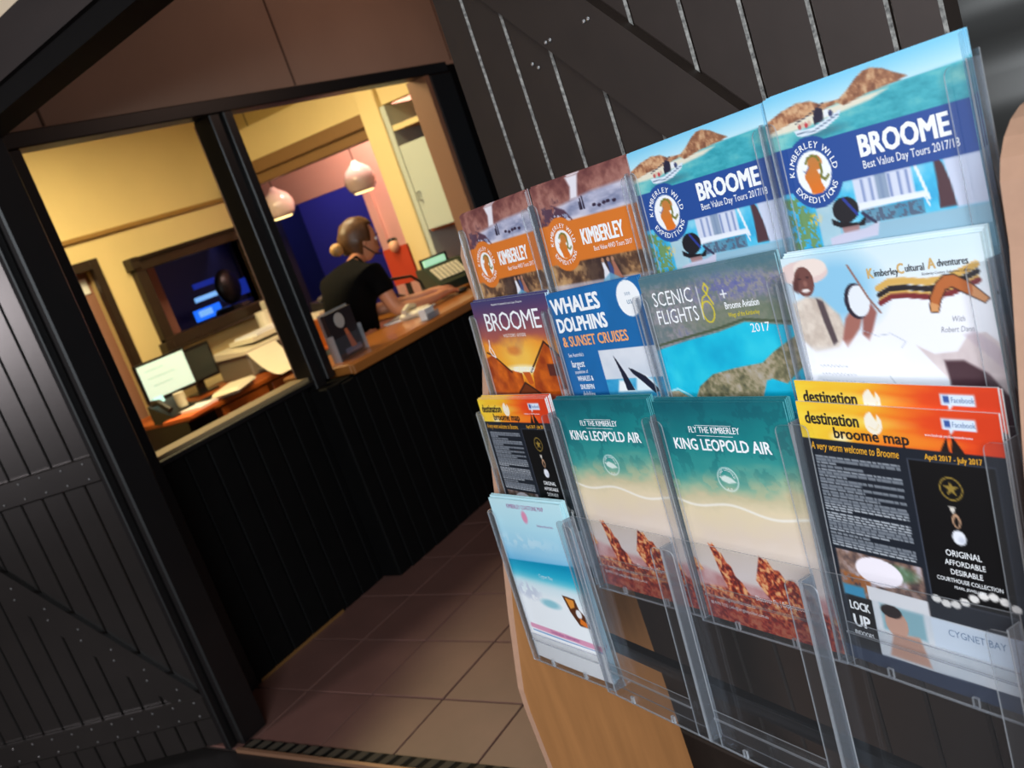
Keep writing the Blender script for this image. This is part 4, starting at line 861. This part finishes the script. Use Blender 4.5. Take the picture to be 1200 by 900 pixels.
simple('cream_box', 'cream box with rolled paper against the wall by the middle post', 'box', (-5.40, 4.80, .73), [('body', bx((-.06, -.02, 0), (.10, .28, .42), bev=.01), M_offw), ('roll', lathe([(.055, 0), (.055, .36)], 14, M=Matrix.Translation((.05, -.12, 0))), M_offw)])

# ---- bulkhead, pillar, far rooms
struct('wall_cross', bx((XB, 5.02, 2.11), (-3.0, 5.12, 2.34)), M_cream)
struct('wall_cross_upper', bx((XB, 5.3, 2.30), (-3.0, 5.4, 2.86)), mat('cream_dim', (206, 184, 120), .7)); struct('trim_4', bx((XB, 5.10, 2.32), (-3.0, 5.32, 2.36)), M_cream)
struct('trim_5', bx((XB, 4.98, 2.02), (-4.06, 5.14, 2.11), bev=.006), mat('brown_lintel_paint', (128, 96, 60), .5)); struct('trim_6', bx((XB, 5.01, 1.945), (-4.06, 5.12, 2.02), bev=.006), mat('brown_lintel_paint', (128, 96, 60), .5))
struct('pillar_cream', bx((-4.09, 4.97, 0), (-3.93, 5.14, 2.86), bev=.006), M_cream).name = 'trim_7'
# pink wall of the next room with opening into the blue room
bm = bmesh.new(); box(bm, (-7.4, 6.2, 1.77), (-3.0, 6.3, 2.86)); box(bm, (-5.30, 6.2, 0), (-3.0, 6.3, 1.77)); struct('wall_pink', bm, M_pink)
struct('trim_8', bx((-5.34, 6.17, 0), (-5.26, 6.2, 1.77)), M_pink)
struct('wall_blue', bx((-9, 7.6, 0), (-5.2, 7.7, 2.86)), M_blue)
struct('wall_blue_side', bx((-5.3, 6.3, 0), (-5.2, 7.6, 2.86)), M_blue)
struct('trim_9', bx((-7.45, 6.45, 0), (-6.75, 6.55, 1.9)), mat('dark_brown_curtain', (44, 34, 44), .8))
for k, (z, c) in enumerate(((1.60, (190, 160, 230)), (1.47, (170, 140, 226)), (1.34, (196, 166, 232)))):  # violet light is mixed into the colour of these sheets
    simple('wall_notice', ['topmost', 'middle', 'lowest'][k] + ' of three violet-lit sheets pinned to the pink wall', 'notice', (-5.0, 6.195, z), [('sheet', bx((-.09, -.004, -.055), (.09, 0, .055)), mat('violet_light_paper_%d' % k, c, .6))], group='sheets pinned to the pink wall')

# pendant lamps
def pendant(label, loc, es):
    t = thing('pendant_lamp', label, 'lamp', loc)
    prof = [(.018, .16), (.03, .14), (.05, .125), (.095, .09), (.118, .04), (.12, 0), (.108, -.045), (.085, -.075), (.080, -.075), (.103, -.043), (.114, 0), (.112, .038), (.09, .085), (.045, .118), (.014, .13)]
    bm = bmesh.new(); rings = []
    for r, z in prof: rings.append([bm.verts.new((r * math.cos(2 * PI * k / 24), r * math.sin(2 * PI * k / 24), z)) for k in range(24)])
    for a, b in zip(rings, rings[1:] + rings[:1]):
        for k in range(24): bm.faces.new((a[k], a[(k + 1) % 24], b[(k + 1) % 24], b[k]))
    bmesh.ops.recalc_face_normals(bm, faces=bm.faces)
    sh_ = obj('shade', bm, mat('pearl_glass_shade', (236, 214, 206), .12, coat=.8), t, smooth=True)
    obj('diffuser', lathe([(.078, -.072), (.074, -.080), (.06, -.084)], 20), mat('lamp_diffuser', (255, 236, 180), .5, emit=(255, 226, 150), es=3.0), t)
    obj('cord', lathe([(.004, .15), (.004, 2.84 - loc[2])], 8), M_blk, t); obj('ceiling_rose', lathe([(.04, 2.84 - loc[2]), (.045, 2.86 - loc[2])], 14), M_white, t)
pendant('round pearly pendant lamp with a glowing base above the person', (-4.80, 5.58, 1.735), 1)
pendant('round pendant lamp mostly hidden behind the middle post', (-5.42, 5.30, 1.755), 1)

# cabinet on the right
cb = thing('wall_cabinet', 'tall open cabinet with a pale green door between the pillar and end post', 'cabinet', (-3.60, 5.05, 0))
obj('carcass', bx((-.33, .25, .9), (.55, .29, 2.1)), M_orange, cb); obj('side', bx((-.33, -.06, .9), (-.29, .25, 2.1)), M_greenw, cb); obj('shelf', bx((-.33, -.05, 1.93), (.55, .25, 1.965)), M_cream, cb); obj('shelf', bx((-.29, -.03, .92), (.55, .25, .95)), M_orange, cb); obj('shelf', bx((-.29, -.03, 1.25), (.55, .25, 1.27)), M_orange, cb)
dd = obj('door', bx((-.275, -.075, 1.265), (.03, -.05, 1.83), bev=.004), M_greenw, cb); obj('handle', tube([(-.24, -.075, 1.46), (-.24, -.10, 1.46), (-.24, -.10, 1.52), (-.24, -.075, 1.52)], .006, 6), M_nail, dd)
# register
rg = thing('cash_register', 'dark green-grey till with a lit display at the far end of the counter', 'till', (-3.45, 4.45, .93), math.radians(-25))
obj('body', prism([(-.15, -.17, 0), (.16, -.17, 0), (.16, -.17, .06), (-.02, -.17, .20), (-.15, -.17, .20)], (0, .34, 0)), mat('till_plastic', (44, 52, 40), .4), rg)
obj('display', bx((-.06, -.13, .205), (-.04, .06, .255)), mat('till_display', (190, 240, 200), .3, emit=(180, 240, 200), es=.6), rg); obj('display_case', bx((-.075, -.15, .19), (-.06, .09, .27)), M_blk, rg)
bm = bmesh.new(); Mx = Matrix.Translation((.07, 0, .135)) @ Matrix.Rotation(math.radians(37), 4, 'Y')
for i in range(5):
    for j in range(7): box(bm, (-.07 + i * .03, -.13 + j * .036, 0), (-.05 + i * .03, -.105 + j * .036, .008), M=Mx)
tag(obj('keys', bm, M_offw, rg), kind='stuff')
rg.scale = (.78, .78, .78)
# red bag with a figure, behind the counter
rs = thing('red_notice_board', 'red-orange board with a small pale figure in front of the cream pillar', 'board', (-3.98, 4.70, 1.00), math.radians(0))
obj('board', bx((-.085, -.01, .0), (.12, .01, .24)), mat('red_orange_card', (172, 52, 26), .5), rs); obj('figure', ball((.03, -.02, .25), .035, sz=1.2, u=10, v=8), mat('pale_doll_skin', (226, 170, 140), .5), rs, smooth=True); obj('figure_hair', ball((.02, -.01, .285), .035, sz=.6, u=10, v=8), M_blk, rs, smooth=True); obj('support', bx((-.02, .01, -.11), (.02, .02, .1)), M_blk, rs)
sc_ = thing('display_shelf', 'low pink-brown shelf behind the person with small pale things', 'shelf', (-4.1, 4.62, 0)); obj('body', bx((-.42, -.1, 0), (.1, .12, .85)), mat('mauve_shelf', (150, 90, 84), .5), sc_); obj('top', bx((-.44, -.12, .85), (.12, .14, .875)), mat('pink_shelf_top', (206, 130, 120), .4), sc_)
simple('gooseneck_lamp', 'thin dark bent desk lamp reaching over the counter by the hands', 'lamp', (-3.50, 4.24, .93), [('base', lathe([(.05, 0), (.05, .015)], 16), M_blk), ('arm', tube([(0, 0, .015), (0, .03, .05), (-.02, .04, .10), (-.04, 0, .15), (-.08, -.10, .17), (-.11, -.16, .19)], .009, 8), M_blk), ('head', ball((-.12, -.19, .195), .028, sy=1.5, u=10, v=8), mat('grey_plastic', (90, 88, 84), .4))])
simple('microphone', 'thin dark cable curving down to the counter left of the bent lamp', 'cable', (-3.62, 4.10, .93), [('cable', tube([(-.1, -.22, .25), (-.06, -.12, .17), (0, 0, .10), (0, .12, .05), (0, .17, .01)], .007, 6), M_blk)])
simple('telephone', 'pale telephone handset on the counter by the person\'s arms', 'phone', (-3.14, 3.70, .93), [('body', bx((-.07, -.07, 0), (.07, .07, .035), bev=.012), M_offw), ('handset', tube([(-.03, -.08, .045), (-.03, 0, .06), (-.03, .08, .045)], .014, 8), M_offw)], .3)
simple('papers', 'white papers on the counter under the person\'s forearms', 'papers', (-3.25, 3.78, .93), [('sheet', bx((-.10, -.13, 0), (.10, .13, .006)), M_white)], .25)
simple('mouse', 'small dark mouse under the person\'s near hand', 'mouse', (-3.13, 4.12, .93), [('body', ball((0, 0, .014), .03, sx=1, sy=1.4, sz=.5, u=12, v=8), M_blk)])
# clear card stand + flyer holder
cs = thing('card_holder', 'small clear card holder on the counter in front of the person', 'holder', (-2.92, 3.52, .93), .15)
obj('tray', bx((-.03, -.06, 0), (.03, .06, .004)), M_acr, cs); obj('back', bx((-.03, -.06, 0), (-.026, .06, .07)), M_acr, cs); obj('front', bx((.026, -.06, 0), (.03, .06, .03)), M_acre, cs); obj('cards', bx((-.02, -.045, .004), (.015, .045, .055)), M_white, cs)
fh = thing('flyer_holder', 'clear stand with a dark flyer showing a white disc, beside the middle post', 'holder', (-3.02, 3.03, .93), .1)
obj('back', bx((-.02, -.10, 0), (-.016, .12, .222)), M_acre, fh); obj('front', bx((.022, -.10, 0), (.025, .12, .10)), M_acr, fh); obj('side', bx((-.02, .116, 0), (.025, .12, .12)), M_acre, fh); obj('side', bx((-.02, -.10, 0), (.025, -.096, .12)), M_acre, fh)
fl = simple('flyer', 'dark flyer with a white disc and orange figure in the clear stand', 'flyer', (-3.02, 3.03, .934), [('page', bx((-.012, -.09, 0), (.01, .11, .21)), mat('dark_flyer', (34, 26, 30), .4)), ('disc', lathe([(.035, 0), (.035, .002)], 16, M=Matrix.Translation((.01, .0, .165)) @ Matrix.Rotation(PI / 2, 4, 'Y')), mat('flyer_grey', (180, 176, 170), .5)), ('figure', prism([(.0105, .01, .12), (.0105, .03, .12), (.0105, .06, .03), (.0105, .02, .03)], (.0015, 0, 0)), mat('flyer_orange', (200, 110, 70), .5)), ('text_block', bx((.0105, -.03, .01), (.0115, .09, .035)), mat('flyer_text', (110, 110, 130), .5))], .1)

# ================================================================== THE PERSON
M_skin = mat('skin', (206, 140, 104), .5, var=.06, vscale=20); M_hair = mat('brown_hair', (96, 62, 32), .45, var=.4, vscale=60, stretch=(1, 1, .3)); M_bun = mat('blond_hair_ends', (196, 150, 88), .5, var=.3, vscale=60)
M_shirt = mat('black_polo_cloth', (7, 7, 8), .9, spec=.08, var=.2, vscale=20, bump=.2); M_trs = mat('dark_trousers', (20, 20, 26), .8)
PB = Vector((-3.50, 3.40, 0))
person = thing('person', 'person in a black polo shirt leaning on the counter, hair in a low bun', 'person', PB)
def skin_mesh(name, joints, edges, m, parent, sub=2, root=0):
    me = bpy.data.meshes.new(name); me.from_pydata([Vector(j[:3]) - PB for j in joints], edges, [])
    o = bpy.data.objects.new(name, me); C.objects.link(o)
    md = o.modifiers.new('s', 'SKIN'); md.use_smooth_shade = True
    if not me.skin_vertices: 
        bpy.context.view_layer.update()
    for i, j in enumerate(joints):
        r = j[3]; r = r if isinstance(r, tuple) else (r, r)
        me.skin_vertices[0].data[i].radius = r; me.skin_vertices[0].data[i].use_root = (i == root)
    o.modifiers.new('u', 'SUBSURF').levels = sub
    bpy.context.view_layer.update()
    e = bpy.data.meshes.new_from_object(o.evaluated_get(bpy.context.evaluated_depsgraph_get())); e.name = name
    bpy.data.objects.remove(o)
    e.materials.clear(); return obj(name, e, m, parent, smooth=True)
J = []; E_ = []
def j(x, y, z, r, prev=None):
    J.append((x, y, z, r)); 
    if prev is not None: E_.append((prev, len(J) - 1))
    return len(J) - 1
xc = -3.50
pel = j(xc, 3.60, .93, .12); sp = j(xc, 3.62, 1.05, .08, pel); ch = j(xc, 3.67, 1.15, .085, sp); uc = j(xc, 3.73, 1.215, .07, ch); nk = j(xc, 3.80, 1.265, .050, uc); hb = j(xc, 3.845, 1.315, .048, nk)
def hand(wr, d, side, prev):
    """palm and five separate fingers: wr wrist, d forward"""
    global J
    d = Vector(d).normalized(); s = Vector((side, 0, 0)); s = (s - d * s.dot(d)).normalized(); dn_ = Vector((0, 0, -1))
    p = Vector(wr); pm = p + d * .045; palm = j(*pm, .024, prev)
    for k, (off, ln) in enumerate(((-.030, .066), (-.010, .076), (.010, .072), (.029, .056))):
        a = pm + d * .045 + s * off; i1 = j(*a, .0105, palm); b = a + d * ln * .5 + dn_ * .006; i2 = j(*b, .009, i1); c_ = b + d * ln * .35 + dn_ * .018; j(*c_, .0078, i2)
    a = pm - s * .036 + d * .01; i1 = j(*a, .012, palm); b = a - s * .016 + d * .03 + dn_ * .006; i2 = j(*b, .010, i1); j(*(b + d * .026 + dn_ * .006), .0088, i2)
# arms: near (towards the viewer) and far
ns = j(-3.33, 3.71, 1.20, .05, uc); ne = j(-3.26, 3.70, .985, .042, ns); nm_ = j(-3.20, 3.82, .965, .037, ne); nw = j(-3.16, 3.93, .968, .024, nm_); hand((-3.16, 3.95, .972), (0.03, 1, -.02), 1, nw)
fs = j(-3.67, 3.73, 1.20, .05, uc); fe = j(-3.62, 3.78, 1.0, .042, fs); fm = j(-3.50, 3.90, .985, .037, fe); fw_ = j(-3.30, 4.00, .985, .024, fm); hand((-3.28, 4.02, .985), (.35, 1, 0.02), -1, fw_)
for s in (-1, 1):
    h = j(xc + s * .09, 3.58, .84, .088, pel); k_ = j(xc + s * .10, 3.64, .48, .06, h); a_ = j(xc + s * .10, 3.58, .09, .042, k_); j(xc + s * .10, 3.72, .04, .036, a_)
body = skin_mesh('body', J, E_, M_skin, person)
# shirt: torso, collar and short sleeves a little larger than the body
J = []; E_ = []
a = j(xc, 3.60, .82, .148); b = j(xc, 3.615, 1.03, .143, a); c = j(xc, 3.66, 1.13, .148, b); d = j(xc, 3.71, 1.195, .115, c); e = j(xc, 3.795, 1.266, .064, d)
l1 = j(-3.325, 3.71, 1.205, .066, d); l2 = j(-3.298, 3.706, 1.11, .063, l1); j(-3.288, 3.705, 1.075, .062, l2)
r1 = j(-3.675, 3.73, 1.205, .066, d); r2 = j(-3.655, 3.75, 1.12, .063, r1); j(-3.65, 3.755, 1.085, .062, r2)
skin_mesh('polo_shirt', J, E_, M_shirt, person)
J = []; E_ = []
a = j(xc, 3.60, .88, .13); 
for s in (-1, 1):
    h = j(xc + s * .09, 3.58, .80, .10, a); k_ = j(xc + s * .10, 3.64, .48, .075, h); j(xc + s * .10, 3.58, .10, .065, k_)
skin_mesh('trousers', J, E_, M_trs, person)
for s in (-1, 1): obj('shoe', ball(Vector((xc + s * .10, 3.67, .05)) - PB, .06, sx=.8, sy=2.1, sz=.8), M_blk, person, smooth=True)
# head looking down towards the counter
HM = Matrix.Translation(Vector((xc, 3.895, 1.372)) - PB) @ Matrix.Rotation(math.radians(-32), 4, 'Z') @ Matrix.Rotation(math.radians(-14), 4, 'X')
bm = bmesh.new(); bmesh.ops.create_uvsphere(bm, u_segments=28, v_segments=22, radius=1)
for v in bm.verts:
    x, y, z = v.co; f = 1.0
    wx_ = .072 * (1 - .22 * max(0, -z) ** 1.3); dy_ = .095 if y < 0 else .088
    v.co = Vector((x * wx_, y * dy_ * (1 - .10 * max(0, -z)) + (.012 if z < -.3 else 0) * max(0, y), z * .115))
    yy = v.co.y
    if y > .3:
        n_ = math.exp(-((x * .075) / .013) ** 2) 
        if -.42 < z < .12: v.co.y += n_ * .024 * (1 - (z + .42) / .54 * .85)
        v.co.y += .006 * math.exp(-((z + .60) / .09) ** 2) * math.exp(-(x / .35) ** 2)
        v.co.y += .010 * math.exp(-((z + .92) / .12) ** 2)
        v.co.y -= .008 * math.exp(-((abs(x) - .42) / .18) ** 2) * math.exp(-((z - .05) / .12) ** 2)
head = obj('head', bm, M_skin, person, smooth=True); head.matrix_local = HM
for s in (-1, 1):
    obj('eye', ball((s * .030, .078, .006), .0105, u=10, v=8), mat('eye_white', (220, 214, 206), .3), head, smooth=True)
    obj('eyebrow', tube([(s * .014, .092, .026), (s * .03, .089, .031), (s * .046, .078, .026)], .003, 6), M_hair, head)
    obj('ear', ball((s * .073, -.004, -.004), .026, sx=.35, sy=.7, sz=1.1, u=10, v=8), M_skin, head, smooth=True)
obj('lips', ball((0, .089, -.066), .02, sx=1, sy=.35, sz=.35, u=12, v=8), mat('lip_colour', (176, 92, 80), .5), head, smooth=True)
bm = bmesh.new(); bmesh.ops.create_uvsphere(bm, u_segments=28, v_segments=20, radius=1)
for v in bm.verts:
    x, y, z = v.co; v.co = Vector((x * .082, y * .108 - .012, z * .118 + .012))
cut = [v for v in bm.verts if (v.co.y > .035 + .05 * max(0, (v.co.z - .055) / .06) and v.co.z < .085) or v.co.z < -.075 or (v.co.y > .0 and v.co.z < -.01)]
bmesh.ops.delete(bm, geom=cut, context='VERTS')
from mathutils import noise as mnoise
for v in bm.verts:
    q = v.co.copy(); v.co *= 1 + .07 * mnoise.noise(Vector((q.x * 45, q.y * 12, q.z * 30))) + .03
hair = obj('hair', bm, M_hair, person, smooth=True); hair.matrix_local = HM; hair.modifiers.new('t', 'SOLIDIFY').thickness = .01
bun = obj('hair_bun', ball((0, -.135, -.038), .036, sy=1.1, u=14, v=10), M_bun, person, smooth=True); bun.matrix_local = HM
obj('headset_mic', tube([(.075, -.01, -.03), (.07, .05, -.075), (.04, .10, -.08)], .004, 6), M_blk, head)
